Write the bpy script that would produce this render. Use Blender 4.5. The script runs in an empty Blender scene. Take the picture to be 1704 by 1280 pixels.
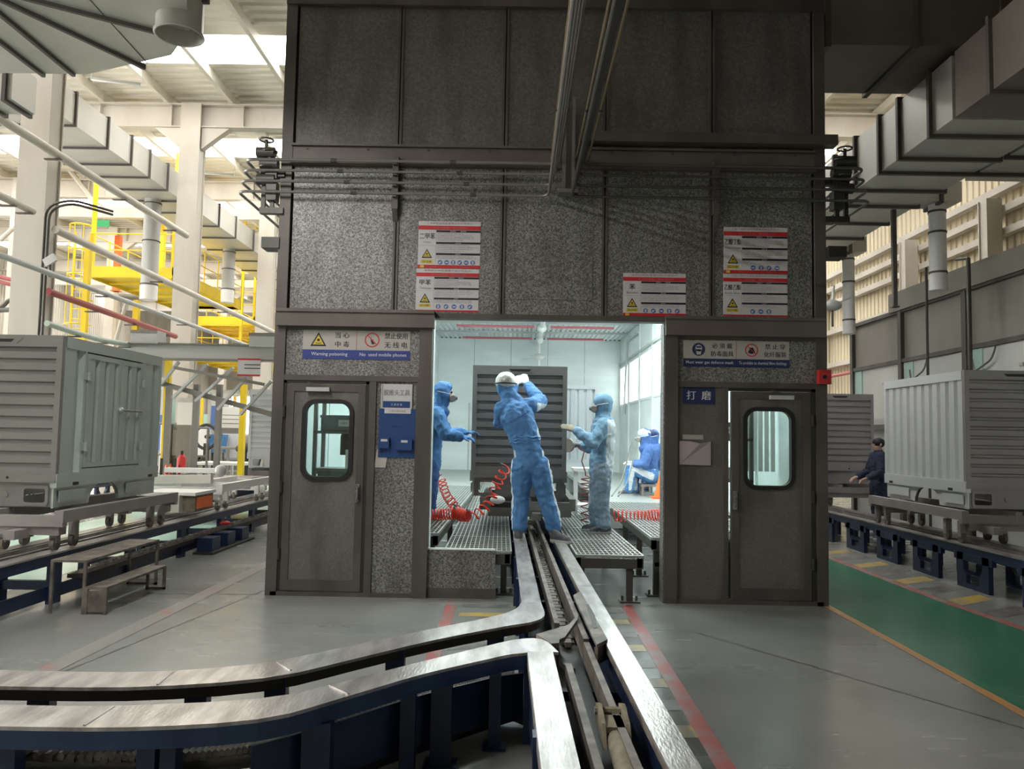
import bpy, bmesh, math, random
from mathutils import Vector, Matrix, noise
random.seed(7)
sc = bpy.context.scene
C = sc.collection
PI = math.pi

# ------------------------------------------------------------------ camera
FPX, CAMH = 1293.6, 1.6
def _basis(yaw, pitch, roll):
    yaw, pitch, roll = map(math.radians, (yaw, pitch, roll))
    fw = Vector((math.sin(yaw), math.cos(yaw), 0)); r = Vector((math.cos(yaw), -math.sin(yaw), 0)); u = Vector((0, 0, 1))
    f2 = fw*math.cos(pitch)+u*math.sin(pitch); u2 = u*math.cos(pitch)-fw*math.sin(pitch)
    return r*math.cos(roll)+u2*math.sin(roll), u2*math.cos(roll)-r*math.sin(roll), f2
CR, CU, CF = _basis(-.5, 3.8, 1.05)
cam = bpy.data.objects.new('camera', bpy.data.cameras.new('camera'))
cam.data.sensor_width = 36; cam.data.lens = FPX*36/1704; cam.data.clip_end = 300
cam.matrix_world = Matrix(((CR.x, CU.x, -CF.x, 0), (CR.y, CU.y, -CF.y, 0), (CR.z, CU.z, -CF.z, CAMH), (0, 0, 0, 1)))
C.objects.link(cam); sc.camera = cam
def P(u, v, x=None, y=None, z=None):
    """measured photo point -> world point on a plane of the hall"""
    d = CR*((u-852)/FPX) - CU*((v-640)/FPX) + CF
    t = (y/d.y) if y is not None else (x/d.x) if x is not None else ((z-CAMH)/d.z)
    return Vector((d.x*t, d.y*t, CAMH+d.z*t))

# ------------------------------------------------------------------ world, light, exposure
W = bpy.data.worlds.new('world'); sc.world = W; W.use_nodes = True
bg = W.node_tree.nodes['Background']; bg.inputs[0].default_value = (.95, .97, 1, 1); bg.inputs[1].default_value = .15
vs = sc.view_settings; vs.view_transform = 'Standard'; vs.look = 'None'; vs.gamma = 1; vs.use_curve_mapping = False
vs.exposure = 0.45
SKYLIGHT, SIDELIGHT, BACKLIGHT, BOOTHLIGHT, BOOTHWIN = 8.0, 26.0, 4.0, 19, 1.8
def area(name, loc, sx, sy, power, col, rot=(0, 0, 0)):
    l = bpy.data.lights.new(name, 'AREA'); l.shape = 'RECTANGLE'; l.size = sx; l.size_y = sy; l.energy = power; l.color = col
    o = bpy.data.objects.new(name, l); o.location = loc; o.rotation_euler = rot; C.objects.link(o); return o
sc.cycles.use_denoising = True
sc.cycles.max_bounces = 6; sc.cycles.diffuse_bounces = 4; sc.cycles.glossy_bounces = 3; sc.cycles.transparent_max_bounces = 6
sc.cycles.sample_clamp_indirect = 6

# ------------------------------------------------------------------ materials
def M(name, col, rough=.6, metal=0., col2=None, scale=3., lo=.35, hi=.65, stretch=(1, 1, 1), detail=4, bump=0., bscale=40., emit=None, spec=.5, alpha=1.):
    m = bpy.data.materials.new(name); m.use_nodes = True
    nt = m.node_tree; N = nt.nodes; L = nt.links; b = N['Principled BSDF']
    c4 = lambda c: (*c, 1) if len(c) == 3 else c
    b.inputs['Base Color'].default_value = c4(col); b.inputs['Roughness'].default_value = rough; b.inputs['Metallic'].default_value = metal
    b.inputs['Specular IOR Level'].default_value = spec
    if col2 is not None or bump:
        tc = N.new('ShaderNodeTexCoord'); mp = N.new('ShaderNodeMapping'); mp.inputs['Scale'].default_value = stretch
        L.new(tc.outputs['Object'], mp.inputs[0])
    if col2 is not None:
        n = N.new('ShaderNodeTexNoise'); n.inputs['Scale'].default_value = scale; n.inputs['Detail'].default_value = detail
        L.new(mp.outputs[0], n.inputs['Vector'])
        r = N.new('ShaderNodeValToRGB'); r.color_ramp.elements[0].position = lo; r.color_ramp.elements[1].position = hi
        r.color_ramp.elements[0].color = c4(col); r.color_ramp.elements[1].color = c4(col2)
        L.new(n.outputs['Fac'], r.inputs[0]); L.new(r.outputs[0], b.inputs['Base Color'])
    if bump:
        n2 = N.new('ShaderNodeTexNoise'); n2.inputs['Scale'].default_value = bscale; L.new(mp.outputs[0], n2.inputs['Vector'])
        bp = N.new('ShaderNodeBump'); bp.inputs['Strength'].default_value = bump; bp.inputs['Distance'].default_value = .02
        L.new(n2.outputs['Fac'], bp.inputs['Height']); L.new(bp.outputs[0], b.inputs['Normal'])
    if emit is not None:
        b.inputs['Emission Color'].default_value = c4(col); b.inputs['Emission Strength'].default_value = emit
    return m
def M_spangle(name, dark, light, rough=.5, metal=.35, scale=55, dirt=(.05, .04, .035), dirt_amt=.5):
    m = M(name, light, rough, metal); nt = m.node_tree; N = nt.nodes; L = nt.links; b = N['Principled BSDF']
    tc = N.new('ShaderNodeTexCoord')
    v = N.new('ShaderNodeTexNoise'); v.inputs['Scale'].default_value = scale; v.inputs['Detail'].default_value = 2; v.inputs['Distortion'].default_value = 1.2
    r = N.new('ShaderNodeValToRGB'); e = r.color_ramp.elements
    e[0].position = .42; e[1].position = .60; e[0].color = (*dark, 1); e[1].color = (*light, 1)
    n = N.new('ShaderNodeTexNoise'); n.inputs['Scale'].default_value = 1.3; n.inputs['Detail'].default_value = 6
    mp = N.new('ShaderNodeMapping'); mp.inputs['Scale'].default_value = (2.5, 2.5, .8)
    r2 = N.new('ShaderNodeValToRGB'); r2.color_ramp.elements[0].position = .45; r2.color_ramp.elements[1].position = .75
    mx = N.new('ShaderNodeMix'); mx.data_type = 'RGBA'; mu = N.new('ShaderNodeMath'); mu.operation = 'MULTIPLY'; mu.inputs[1].default_value = dirt_amt
    L.new(tc.outputs['Object'], v.inputs['Vector']); L.new(tc.outputs['Object'], mp.inputs[0]); L.new(mp.outputs[0], n.inputs['Vector'])
    L.new(v.outputs['Fac'], r.inputs[0]); L.new(n.outputs['Fac'], r2.inputs[0]); L.new(r2.outputs[0], mu.inputs[0])
    L.new(mu.outputs[0], mx.inputs[0]); L.new(r.outputs[0], mx.inputs[6]); mx.inputs[7].default_value = (*dirt, 1); L.new(mx.outputs[2], b.inputs['Base Color'])
    return m
mt = {}
mt['galv'] = M_spangle('galvanised_sheet', (.11, .11, .103), (.34, .34, .323))
mt['galv_shaded'] = M_spangle('galvanised_sheet_shaded', (.125, .12, .11), (.18, .175, .16), scale=38, dirt_amt=.6)  # darker copy of the sheet, overhead shade put into its colour
mt['door_sheet'] = M_spangle('door_sheet', (.15, .14, .13), (.19, .18, .165), scale=70, dirt_amt=.7)
mt['frame'] = M('booth_frame_steel', (.085, .075, .068), .5, .3, (.13, .118, .105), 2.5, stretch=(1, 1, .4))
mt['beam'] = M('booth_channel_steel', (.12, .10, .09), .5, .2, (.16, .14, .125), 2)
mt['pipe_dark'] = M('dark_pipe', (.10, .095, .085), .45, .4)
mt['pipe_mid'] = M('grey_pipe', (.25, .24, .22), .4, .5)
mt['copper'] = M('copper_tube', (.34, .28, .18), .35, .6)
mt['black'] = M('black_rubber', (.012, .012, .013), .5)
mt['dark'] = M('dark_metal', (.035, .033, .03), .5, .3)
mt['blue_frame'] = M('navy_painted_steel', (.007, .016, .050), .4, 0, (.012, .028, .075), 4)
mt['blue_beam'] = M('blue_painted_beam', (.014, .036, .10), .4, 0, (.022, .055, .13), 4)
mt['rail'] = M('worn_rail_steel', (.33, .31, .295), .30, .7, (.62, .595, .57), 5, stretch=(3, .7, 1), bump=.08, bscale=30)
mt['rail_dirty'] = M('dirty_rail_steel', (.12, .105, .09), .55, .4, (.24, .21, .18), 9)
mt['mud'] = M('dusty_tow_bar', (.17, .15, .105), .8, 0, (.27, .24, .17), 14)
mt['box'] = M('primed_sheet_steel_lit', (.50, .575, .545), .24, .55, (.58, .655, .625), 1.2)  # flank copy of the primed sheet, light on that side painted in
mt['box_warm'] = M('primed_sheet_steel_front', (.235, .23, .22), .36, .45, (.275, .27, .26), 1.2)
mt['trolley'] = M('dusty_trolley_steel', (.27, .245, .24), .55, .2, (.33, .305, .30), 3)
mt['box_silver'] = M('lit_zinc_sheet', (.74, .78, .80), .28, .35, (.80, .84, .86), 1.2)  # paler zinc, light on the right box flank put into the colour
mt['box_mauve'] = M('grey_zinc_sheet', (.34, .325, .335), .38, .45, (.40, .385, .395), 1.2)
mt['cream'] = M('cream_painted_steel', (.52, .475, .41), .5, 0, (.62, .58, .52), 1.2, stretch=(1, 1, .3))
mt['roof'] = M('cream_roof_sheet', (.66, .62, .53), .6)
mt['wall_sheet'] = M('pale_yellow_wall_sheet', (.72, .64, .47), .55)
mt['wall_shadow_band'] = M('brown_wall_shadow', (.22, .12, .10), .6)  # unused brown for the duct's shadow across the wall
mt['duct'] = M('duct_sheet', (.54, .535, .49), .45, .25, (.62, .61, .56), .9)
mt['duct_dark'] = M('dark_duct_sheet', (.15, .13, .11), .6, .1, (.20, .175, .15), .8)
mt['flange'] = M('duct_flange', (.11, .095, .085), .6)
mt['white'] = M('white_paint', (.80, .80, .78), .5)
mt['pvc'] = M('grey_pvc', (.50, .51, .50), .4)
mt['yellow'] = M('yellow_paint', (.90, .66, .015), .45, 0, (.82, .58, .02), 2)
mt['red'] = M('red_paint', (.50, .025, .03), .4)
mt['red_pipe'] = M('red_pipe_paint', (.44, .10, .09), .45)
mt['red_tube'] = M('hazy_red_tube', (.50, .13, .16), .5)  # red paled to pink, booth haze put into the colour
mt['panel_brown'] = M('brown_grey_partition', (.25, .235, .20), .55, 0, (.30, .285, .245), 1)
mt['fascia'] = M('brown_fascia', (.20, .185, .155), .6, 0, (.26, .24, .20), 1)
mt['panel_white'] = M('white_partition', (.62, .64, .60), .5, 0, (.70, .72, .68), 1)
mt['int_wall'] = M('booth_white_wall', (.70, .76, .75), .5, 0, (.80, .85, .84), .8, stretch=(1, 1, 3))
mt['int_ceiling'] = M('booth_ceiling_sheet', (.72, .76, .76), .5)
mt['grate'] = M('galvanised_grating', (.42, .44, .42), .4, .5)
mt['suit'] = M('blue_cotton', (.075, .20, .44), .85, 0, (.10, .26, .53), 6, bump=.6, bscale=16)
mt['suit_dark'] = M('dark_blue_cotton', (.06, .13, .34), .85, 0, (.08, .17, .42), 6, bump=.6, bscale=16)
mt['suit_pale'] = M('faded_blue_cotton', (.17, .32, .46), .85, 0, (.24, .40, .54), 6, bump=.6, bscale=16)
mt['suit_grey'] = M('dusty_grey_trousers', (.17, .25, .33), .85, 0, (.28, .36, .43), 5, bump=.6, bscale=16)
mt['navy_cloth'] = M('navy_cloth', (.018, .025, .055), .85, 0, (.03, .04, .08), 6)
mt['stripe'] = M('pale_cloth', (.62, .68, .72), .85)
mt['skin'] = M('skin', (.55, .34, .25), .55)
mt['glove'] = M('white_glove', (.80, .80, .76), .8)
mt['glove_dirty'] = M('dusty_glove', (.36, .32, .24), .85)
mt['shoe'] = M('dark_shoe', (.05, .05, .06), .7, 0, (.11, .11, .12), 12)
mt['sole'] = M('pale_sole', (.45, .45, .43), .7)
mt['respirator'] = M('grey_respirator', (.22, .22, .21), .5)
mt['filter'] = M('filter_cartridge', (.38, .33, .27), .6)
mt['helmet'] = M('silver_cap', (.68, .66, .62), .3, .3)
mt['coil'] = M('coiled_air_hose', (.85, .07, .035), .35)
mt['coil_brown'] = M('brown_coiled_hose', (.30, .09, .07), .45)
mt['hose'] = M('grey_hose', (.16, .16, .15), .5)
mt['paper'] = M('sign_white', (.60, .585, .60), .5)
mt['paper_warm'] = M('sign_white_faded', (.44, .42, .385), .55)
mt['sign_red'] = M('sign_red', (.55, .02, .025), .5)
mt['sign_black'] = M('sign_black', (.012, .01, .018), .5)
mt['sign_yellow'] = M('sign_yellow', (.62, .48, .05), .5)
mt['sign_blue'] = M('sign_blue', (.03, .05, .24), .45)
mt['sign_navy'] = M('sign_navy', (.018, .028, .10), .45)
mt['icon_blue'] = M('icon_blue', (.07, .16, .42), .5)
mt['ink_red'] = M('faded_red_ink', (.40, .16, .16), .6)
mt['ink'] = M('grey_ink', (.20, .18, .22), .6)
mt['text_white'] = M('text_white', (.62, .63, .66), .5)
mt['board_blue'] = M('blue_board', (.02, .06, .20), .4)
mt['sky_lit'] = M('skylight_panel', (1, .985, .95), .5, emit=SKYLIGHT)
mt['win_side'] = M('boosted_side_window', (1, .985, .95), .5, emit=SIDELIGHT)
mt['win_back'] = M('back_window_daylight', (1, .985, .95), .5, emit=BACKLIGHT)
mt['booth_win'] = M('booth_lit_window', (.90, 1, .985), .5, emit=BOOTHWIN)
mt['booth_lit'] = M('booth_lamp_diffuser', (.90, 1, .985), .5, emit=BOOTHLIGHT)
mt['fl_mint'] = M('pale_mint_floor_paint', (.36, .55, .47), .3, 0, (.42, .60, .52), 2)
mt['orange'] = M('orange_plastic', (.85, .16, .03), .5)
mt['crate_green'] = M('green_crate', (.10, .17, .14), .6)
mt['crate_grey'] = M('grey_crate', (.22, .25, .26), .6)
mt['exit_green'] = M('green_sign', (.05, .45, .16), .5)
mt['teal'] = M('pale_teal', (.45, .66, .60), .5)
mt['hose_green'] = M('pale_green_hose', (.50, .58, .52), .4)
mt['cardboard'] = M('cardboard', (.45, .34, .20), .8)
mt['pink'] = M('mauve_sheet', (.42, .36, .37), .5)
def M_glass():
    m = bpy.data.materials.new('window_glass'); m.use_nodes = True; nt = m.node_tree; N = nt.nodes; L = nt.links
    N.remove(N['Principled BSDF']); t = N.new('ShaderNodeBsdfTransparent'); t.inputs[0].default_value = (.80, .88, .86, 1)
    g = N.new('ShaderNodeBsdfGlossy'); g.inputs['Roughness'].default_value = .05
    mx = N.new('ShaderNodeMixShader'); mx.inputs[0].default_value = .06
    L.new(t.outputs[0], mx.inputs[1]); L.new(g.outputs[0], mx.inputs[2]); L.new(mx.outputs[0], N['Material Output'].inputs[0]); return m
mt['glass'] = M_glass()
def M_floor():
    m = M('epoxy_concrete', (.3, .3, .3), .3); nt = m.node_tree; N = nt.nodes; L = nt.links; b = N['Principled BSDF']
    tc = N.new('ShaderNodeTexCoord')
    def nz(scale, lo, hi, c0, c1, st=(1, 1, 1), det=8):
        mp = N.new('ShaderNodeMapping'); mp.inputs['Scale'].default_value = st; L.new(tc.outputs['Object'], mp.inputs[0])
        n = N.new('ShaderNodeTexNoise'); n.inputs['Scale'].default_value = scale; n.inputs['Detail'].default_value = det; L.new(mp.outputs[0], n.inputs['Vector'])
        r = N.new('ShaderNodeValToRGB'); r.color_ramp.elements[0].position = lo; r.color_ramp.elements[1].position = hi
        r.color_ramp.elements[0].color = (*c0, 1); r.color_ramp.elements[1].color = (*c1, 1); L.new(n.outputs['Fac'], r.inputs[0]); return r.outputs[0]
    base = nz(.7, .35, .7, (.20, .21, .20), (.28, .285, .27))
    dirt = nz(1.1, .40, .80, (0, 0, 0), (1, 1, 1), (1, .6, 1))
    mx = N.new('ShaderNodeMix'); mx.data_type = 'RGBA'; mu = N.new('ShaderNodeMath'); mu.operation = 'MULTIPLY'; mu.inputs[1].default_value = .35
    L.new(dirt, mu.inputs[0]); L.new(mu.outputs[0], mx.inputs[0]); L.new(base, mx.inputs[6]); mx.inputs[7].default_value = (.15, .145, .13, 1)
    L.new(mx.outputs[2], b.inputs['Base Color'])
    rg = nz(1.3, .25, .75, (.15,)*3, (.33,)*3, (.5, 1.6, 1), 5); L.new(rg, b.inputs['Roughness'])
    n2 = N.new('ShaderNodeTexNoise'); n2.inputs['Scale'].default_value = 2.2; n2.inputs['Detail'].default_value = 5; L.new(tc.outputs['Object'], n2.inputs['Vector'])
    bp = N.new('ShaderNodeBump'); bp.inputs['Strength'].default_value = .05; bp.inputs['Distance'].default_value = .01
    L.new(n2.outputs['Fac'], bp.inputs['Height']); L.new(bp.outputs[0], b.inputs['Normal'])
    return m
mt['floor'] = M_floor()
def M_paint(name, col, wear=.5, lo=.42):
    """worn floor paint: paint colour with bare-concrete patches"""
    return M(name, col, .35, 0, (.24, .235, .22), 5, lo=lo, hi=lo+wear*.5, detail=8)
mt['fl_yellow'] = M_paint('worn_yellow_floor_paint', (.46, .33, .07), .6)
mt['fl_red'] = M_paint('worn_red_floor_paint', (.36, .09, .08), .5)
mt['fl_red_old'] = M_paint('faded_red_floor_paint', (.30, .13, .11), .35, .30)
mt['fl_orange'] = M('orange_floor_line', (.50, .24, .06), .35, 0, (.40, .22, .09), 6)
mt['fl_green'] = M('green_floor_paint', (.025, .16, .085), .24, 0, (.06, .20, .13), 1.2, lo=.4, hi=.75, detail=8, bump=.1, bscale=3)
mt['fl_black'] = M_paint('worn_dark_floor_paint', (.10, .095, .085), .6)

# ------------------------------------------------------------------ mesh helpers
WPOS = {}
def wpos(o): return WPOS.get(o.name, Vector((0, 0, 0))) if o else Vector((0, 0, 0))
class MB:
    def __init__(s): s.v = []; s.f = []
    def add(s, vs, fs):
        n = len(s.v); s.v += [Vector(p) for p in vs]; s.f += [tuple(i+n for i in f) for f in fs]; return s
    def quad(s, a, b, c, d): return s.add([a, b, c, d], [(0, 1, 2, 3)])
    def box(s, x0, x1, y0, y1, z0, z1):
        return s.add([(x0, y0, z0), (x1, y0, z0), (x1, y1, z0), (x0, y1, z0), (x0, y0, z1), (x1, y0, z1), (x1, y1, z1), (x0, y1, z1)],
                     [(3, 2, 1, 0), (4, 5, 6, 7), (0, 1, 5, 4), (1, 2, 6, 5), (2, 3, 7, 6), (3, 0, 4, 7)])
    def bar(s, p, q, w, h, up=(0, 0, 1)):
        p, q = Vector(p), Vector(q); d = (q-p).normalized(); u = Vector(up)
        if abs(d.dot(u)) > .98: u = Vector((1, 0, 0))
        a = d.cross(u).normalized()*w/2; b = a.cross(d).normalized()*h/2
        return s.add([p-a-b, p+a-b, p+a+b, p-a+b, q-a-b, q+a-b, q+a+b, q-a+b],
                     [(3, 2, 1, 0), (4, 5, 6, 7), (0, 1, 5, 4), (1, 2, 6, 5), (2, 3, 7, 6), (3, 0, 4, 7)])
    def tube(s, path, r, n=8, caps=True):
        path = [Vector(p) for p in path]; k = len(path); rs = r if isinstance(r, (list, tuple)) else [r]*k
        t = [(path[min(i+1, k-1)]-path[max(i-1, 0)]).normalized() for i in range(k)]
        u = Vector((0, 0, 1)) if abs(t[0].z) < .9 else Vector((1, 0, 0)); vs = []; fs = []
        for i in range(k):
            u = (u-t[i]*u.dot(t[i])).normalized(); w = t[i].cross(u)
            vs += [path[i]+(u*math.cos(2*PI*j/n)+w*math.sin(2*PI*j/n))*rs[i] for j in range(n)]
        for i in range(k-1):
            for j in range(n): fs.append((i*n+j, i*n+(j+1) % n, (i+1)*n+(j+1) % n, (i+1)*n+j))
        if caps: fs += [tuple(range(n-1, -1, -1)), tuple((k-1)*n+j for j in range(n))]
        return s.add(vs, fs)
    def prism(s, pts, vec):
        pts = [Vector(p) for p in pts]; vec = Vector(vec); n = len(pts)
        return s.add(pts+[p+vec for p in pts], [tuple(range(n-1, -1, -1)), tuple(range(n, 2*n))]+[(i, (i+1) % n, n+(i+1) % n, n+i) for i in range(n)])
    def strip(s, rowa, rowb):
        n = len(rowa); return s.add(list(rowa)+list(rowb), [(i, i+1, n+i+1, n+i) for i in range(n-1)])
    def sphere(s, c, r, nu=12, nv=8, sc3=(1, 1, 1)):
        c = Vector(c); vs = [c+Vector((0, 0, -r*sc3[2]))]; fs = []
        for i in range(1, nv):
            a = -PI/2+PI*i/nv
            for j in range(nu): b = 2*PI*j/nu; vs.append(c+Vector((r*math.cos(a)*math.cos(b)*sc3[0], r*math.cos(a)*math.sin(b)*sc3[1], r*math.sin(a)*sc3[2])))
        vs.append(c+Vector((0, 0, r*sc3[2])))
        for j in range(nu): fs.append((0, 1+(j+1) % nu, 1+j))
        for i in range(nv-2):
            for j in range(nu): a = 1+i*nu; fs.append((a+j, a+(j+1) % nu, a+nu+(j+1) % nu, a+nu+j))
        a = 1+(nv-2)*nu
        for j in range(nu): fs.append((a+j, a+(j+1) % nu, len(vs)-1))
        return s.add(vs, fs)
    def build(s, name, mat, parent=None, smooth=False, fix=True):
        off = wpos(parent); me = bpy.data.meshes.new(name); me.from_pydata([v-off for v in s.v], [], s.f)
        if fix:
            b = bmesh.new(); b.from_mesh(me); bmesh.ops.recalc_face_normals(b, faces=b.faces); b.to_mesh(me); b.free()
        me.materials.append(mt[mat] if isinstance(mat, str) else mat)
        if smooth:
            me.polygons.foreach_set('use_smooth', [True]*len(me.polygons)); me.set_sharp_from_angle(angle=math.radians(40))
        o = bpy.data.objects.new(name, me); C.objects.link(o)
        if parent: o.parent = parent
        WPOS[o.name] = off
        return o
def tag(o, label, cat, group=None, kind=None):
    if label: o['label'] = label
    if cat: o['category'] = cat
    if group: o['group'] = group
    if kind: o['kind'] = kind
    return o
def thing(name, label, cat, loc=(0, 0, 0), group=None):
    o = bpy.data.objects.new(name, None); C.objects.link(o); o.location = loc; o.empty_display_size = .1
    WPOS[o.name] = Vector(loc); return tag(o, label, cat, group)
def struct(o): o['kind'] = 'structure'; return o
def sroot(name, loc=(0, 0, 0)):
    o = thing(name, None, None, loc); o['kind'] = 'structure'; return o
def dup(root, delta, label=None, group=None):
    def rec(o, par):
        c = o.copy(); C.objects.link(c); WPOS[c.name] = wpos(o)+Vector(delta)
        if par: c.parent = par
        else: c.location = o.location+Vector(delta)
        for ch in list(o.children): rec(ch, c)
        return c
    r = rec(root, None)
    if label: r['label'] = label
    if group: r['group'] = group
    return r
def bx(name, mat, parent, *a): return MB().box(*a).build(name, mat, parent)
def tb(name, mat, parent, path, r, n=8): return MB().tube(path, r, n).build(name, mat, parent, smooth=True)
def corner(path, rad, n=5):
    """round the corners of a polyline"""
    path = [Vector(p) for p in path]; out = [path[0]]
    for i in range(1, len(path)-1):
        a = (path[i-1]-path[i]); b = (path[i+1]-path[i]); r = min(rad, a.length*.49, b.length*.49); p0 = path[i]+a.normalized()*r; p2 = path[i]+b.normalized()*r
        for k in range(n+1): t = k/n; out.append(p0*(1-t)**2+path[i]*2*t*(1-t)+p2*t*t)
    out.append(path[-1]); return out
_tc = {}
def text(s, cx, z, y, parent, mat, h=None, w=None, name='lettering', align='C', maxw=None, face=(1, 0, 0)):
    """flat lettering facing -Y, centred on cx,z; h = letter height"""
    if s not in _tc:
        cu = bpy.data.curves.new('lettering', 'FONT'); cu.body = s; cu.size = 1; cu.resolution_u = 2; cu.offset = 0 if ord(s[0]) > 255 else .006; cu.align_x = 'LEFT'
        o = bpy.data.objects.new('lettering_tmp', cu); C.objects.link(o)
        dg = bpy.context.evaluated_depsgraph_get(); dg.update(); me = bpy.data.meshes.new_from_object(o.evaluated_get(dg)); bpy.data.objects.remove(o)
        _tc[s] = [v.co.copy() for v in me.vertices], [tuple(p.vertices) for p in me.polygons]; bpy.data.meshes.remove(me)
    vs, fs = _tc[s]
    if not vs: return None
    x0 = min(v.x for v in vs); x1 = max(v.x for v in vs); y0 = min(v.y for v in vs); y1 = max(v.y for v in vs)
    k = h/(y1-y0); kx = k if w is None else w/(x1-x0)
    if maxw and (x1-x0)*kx > maxw: kx = maxw/(x1-x0)
    mb = MB(); ax = Vector(face); bold = [(0, 0)]+([(.02, .00015), (-.02, .0003)] if ord(s[0]) > 255 and h > .045 else [])
    ofs = {'C': (x0+x1)/2, 'L': x0, 'R': x1}[align]
    base = Vector((cx, y, z)); [mb.add([base+ax*((v.x-ofs+bd)*kx)+Vector((0, -by, (v.y-(y0+y1)/2)*k)) for v in vs], fs) for bd, by in bold]
    return mb.build(name, mat, parent, fix=False)
# ================================================================== THE HALL (setting)
fl = struct(bx('floor', 'floor', None, -26, 11.5, -8, 64, -.2, 0))
def marking(mat, pts, z=.002):
    return MB().add([(x, y, z) for x, y in pts], [tuple(range(len(pts)))]).build('floor_marking', mat, fl)
def line(mat, a, b, w, z=.003):
    a, b = Vector(a), Vector(b); d = (b-a).normalized(); n = Vector((-d.y, d.x))*w/2
    return marking(mat, [a-n, b-n, b+n, a+n], z)
marking('fl_green', [(3.07, 2.5), (4.62, 2.5), (4.36, 8.1), (4.25, 30), (3.07, 30)])
line('fl_orange', (3.05, 2), (3.03, 30), .075)
line('fl_red', (4.66, 4), (4.36, 8.1), .10); line('fl_red', (4.36, 8.1), (4.25, 24), .10)
for k in range(26):
    y = 4.6+k*.55; xr = 4.66+(y-4)*(4.36-4.66)/4.1 if y < 8.1 else 4.36-(y-8.1)*.007
    marking(('fl_yellow', 'fl_black')[k % 2], [(xr+.07, y), (xr+.58, y+.3), (xr+.58, y+.57), (xr+.07, y+.27)])
# hazard bands along the centre line
line('fl_red', (1.03, 2), (1.07, 7.6), .10); line('fl_red', (-.58, 5.5), (-.60, 7.6), .10)
for k in range(12):
    y = 2.6+k*.42; marking(('fl_yellow', 'fl_black')[k % 2], [(.72, y), (1.0, y+.02), (1.0, y+.2), (.72, y+.18)])
for k in range(6):
    y = 5.55+k*.36; marking(('fl_yellow', 'fl_black')[k % 2], [(-.5, y), (-.06, y+.02), (-.06, y+.17), (-.5, y+.15)])
for k in range(11):
    x = -2.95+k*.24; y = 3.75 if x < -1.2 else 3.75+(x+1.2)*1.0
    marking(('fl_yellow', 'fl_black')[k % 2], [(x, y-.05), (x+.16, y-.05), (x+.34, y+.5), (x+.18, y+.5)])
line('fl_red_old', (-3.1, 4.1), (-2.95, 13), .16); line('fl_red', (-1.0, 4.75), (-.58, 5.5), .10)
marking('fl_mint', [(-7.4, 5), (-4.95, 5), (-4.95, 30), (-7.4, 30)])
# slab joints, slightly recessed dark seams
for a, b in (((-3.05, 4.6), (-2.47, 8.4)), ((1.5, 6.6), (3.0, 4.4)), ((-3.6, 7.7), (-2.5, 7.75))):
    line('fl_black', a, b, .018, .0025)

# roof: corrugated sheets with translucent strips between them
YS = [(-8, -1.6), (-.2, 4.6), (6.0, 10.4), (11.8, 15.95), (17.25, 21.8), (23.3, 27.6), (29.1, 33.6), (35.1, 39.6), (41.1, 46), (47.5, 64)]
def roof_sheet(y0, y1, mat, name, pitch=.30, amp=.05):
    ra = []; n = max(1, int((y1-y0)/pitch))
    for i in range(n):
        y = y0+i*pitch
        for dy, z in ((0, 0), (.12, 0), (.15, amp), (.27, amp)): ra.append(Vector((-26, y+dy, 10+z)))
    ra.append(Vector((-26, y1, 10)))
    return MB().strip(ra, [Vector((11.5, v.y, v.z)) for v in ra]).build(name, mat, roof)
roof = sroot('roof', (0, 0, 10))
for a, b in YS: roof_sheet(a, b, 'roof', 'roof_sheet')
for (a, b), (c, d) in zip(YS[:-1], YS[1:]): bx('skylight_panel', 'sky_lit', roof, -26, (11.5 if b > 12 else -8.5), b, c, 10.0, 10.06)  # front bay strips unseen, added on the left only to light that side
for y0 in (-1.6, 4.6, 10.4): bx('roof_sheet', 'roof', roof, -8.5, 11.5, y0, y0+1.4, 10.0, 10.05)
for x in [-23.5+1.62*i for i in range(22)]:
    bx('purlin', 'roof', roof, x-.05, x+.05, -8, 64, 9.76, 9.98)
for y in (1, 7, 13, 19, 25, 31, 37, 43, 49):
    rf = MB(); rf.box(-26, 11.5, y-.14, y+.14, 9.15, 9.18); rf.box(-26, 11.5, y-.012, y+.012, 9.18, 9.72); rf.box(-26, 11.5, y-.14, y+.14, 9.72, 9.76)
    for x in [-25+1.8*i for i in range(20)]: rf.box(x-.01, x+.01, y-.13, y+.13, 9.18, 9.72)
    struct(rf.build('rafter_beam', 'cream'))
for y in (25, 37):
    struct(MB().box(-26, -8.4, y-.12, y+.12, 8.5, 8.86).build('tie_beam', 'cream'))
# walls
def corr_wall(name, x, y0, y1, z0, z1, mat, pitch=.22, amp=.03, sgn=-1):
    ra = []; y = y0
    while y < y1:
        for dy, a in ((0, 0), (.08, 0), (.10, amp), (.20, amp)): ra.append(Vector((x+sgn*a, y+dy, z0)))
        y += pitch
    return struct(MB().strip(ra, [Vector((v.x, v.y, z1)) for v in ra]).build(name, mat))
wr = corr_wall('wall_right', 9.6, -8, 64, 0, 10, 'wall_sheet')
for z, x in ((7.6, 9.5), (6.62, 9.45), (6.2, 9.45), (5.75, 9.45), (4.9, 9.45), (3.9, 9.45), (2.9, 9.45), (1.2, 9.45)):
    struct(bx('trim_1', 'cream', None, x-.08, x+.08, -8, 64, z-.07, z+.07))
wl = corr_wall('wall_left', -25.5, -8, 64, 0, 10, 'cream', sgn=1)
struct(bx('wall_front', 'panel_brown', None, -26, 11.5, -8.2, -8, 0, 10))
bk = struct(bx('wall_back', 'cream', None, -26, 11.5, 63.6, 63.8, 0, 10))
wn = 0
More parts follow.
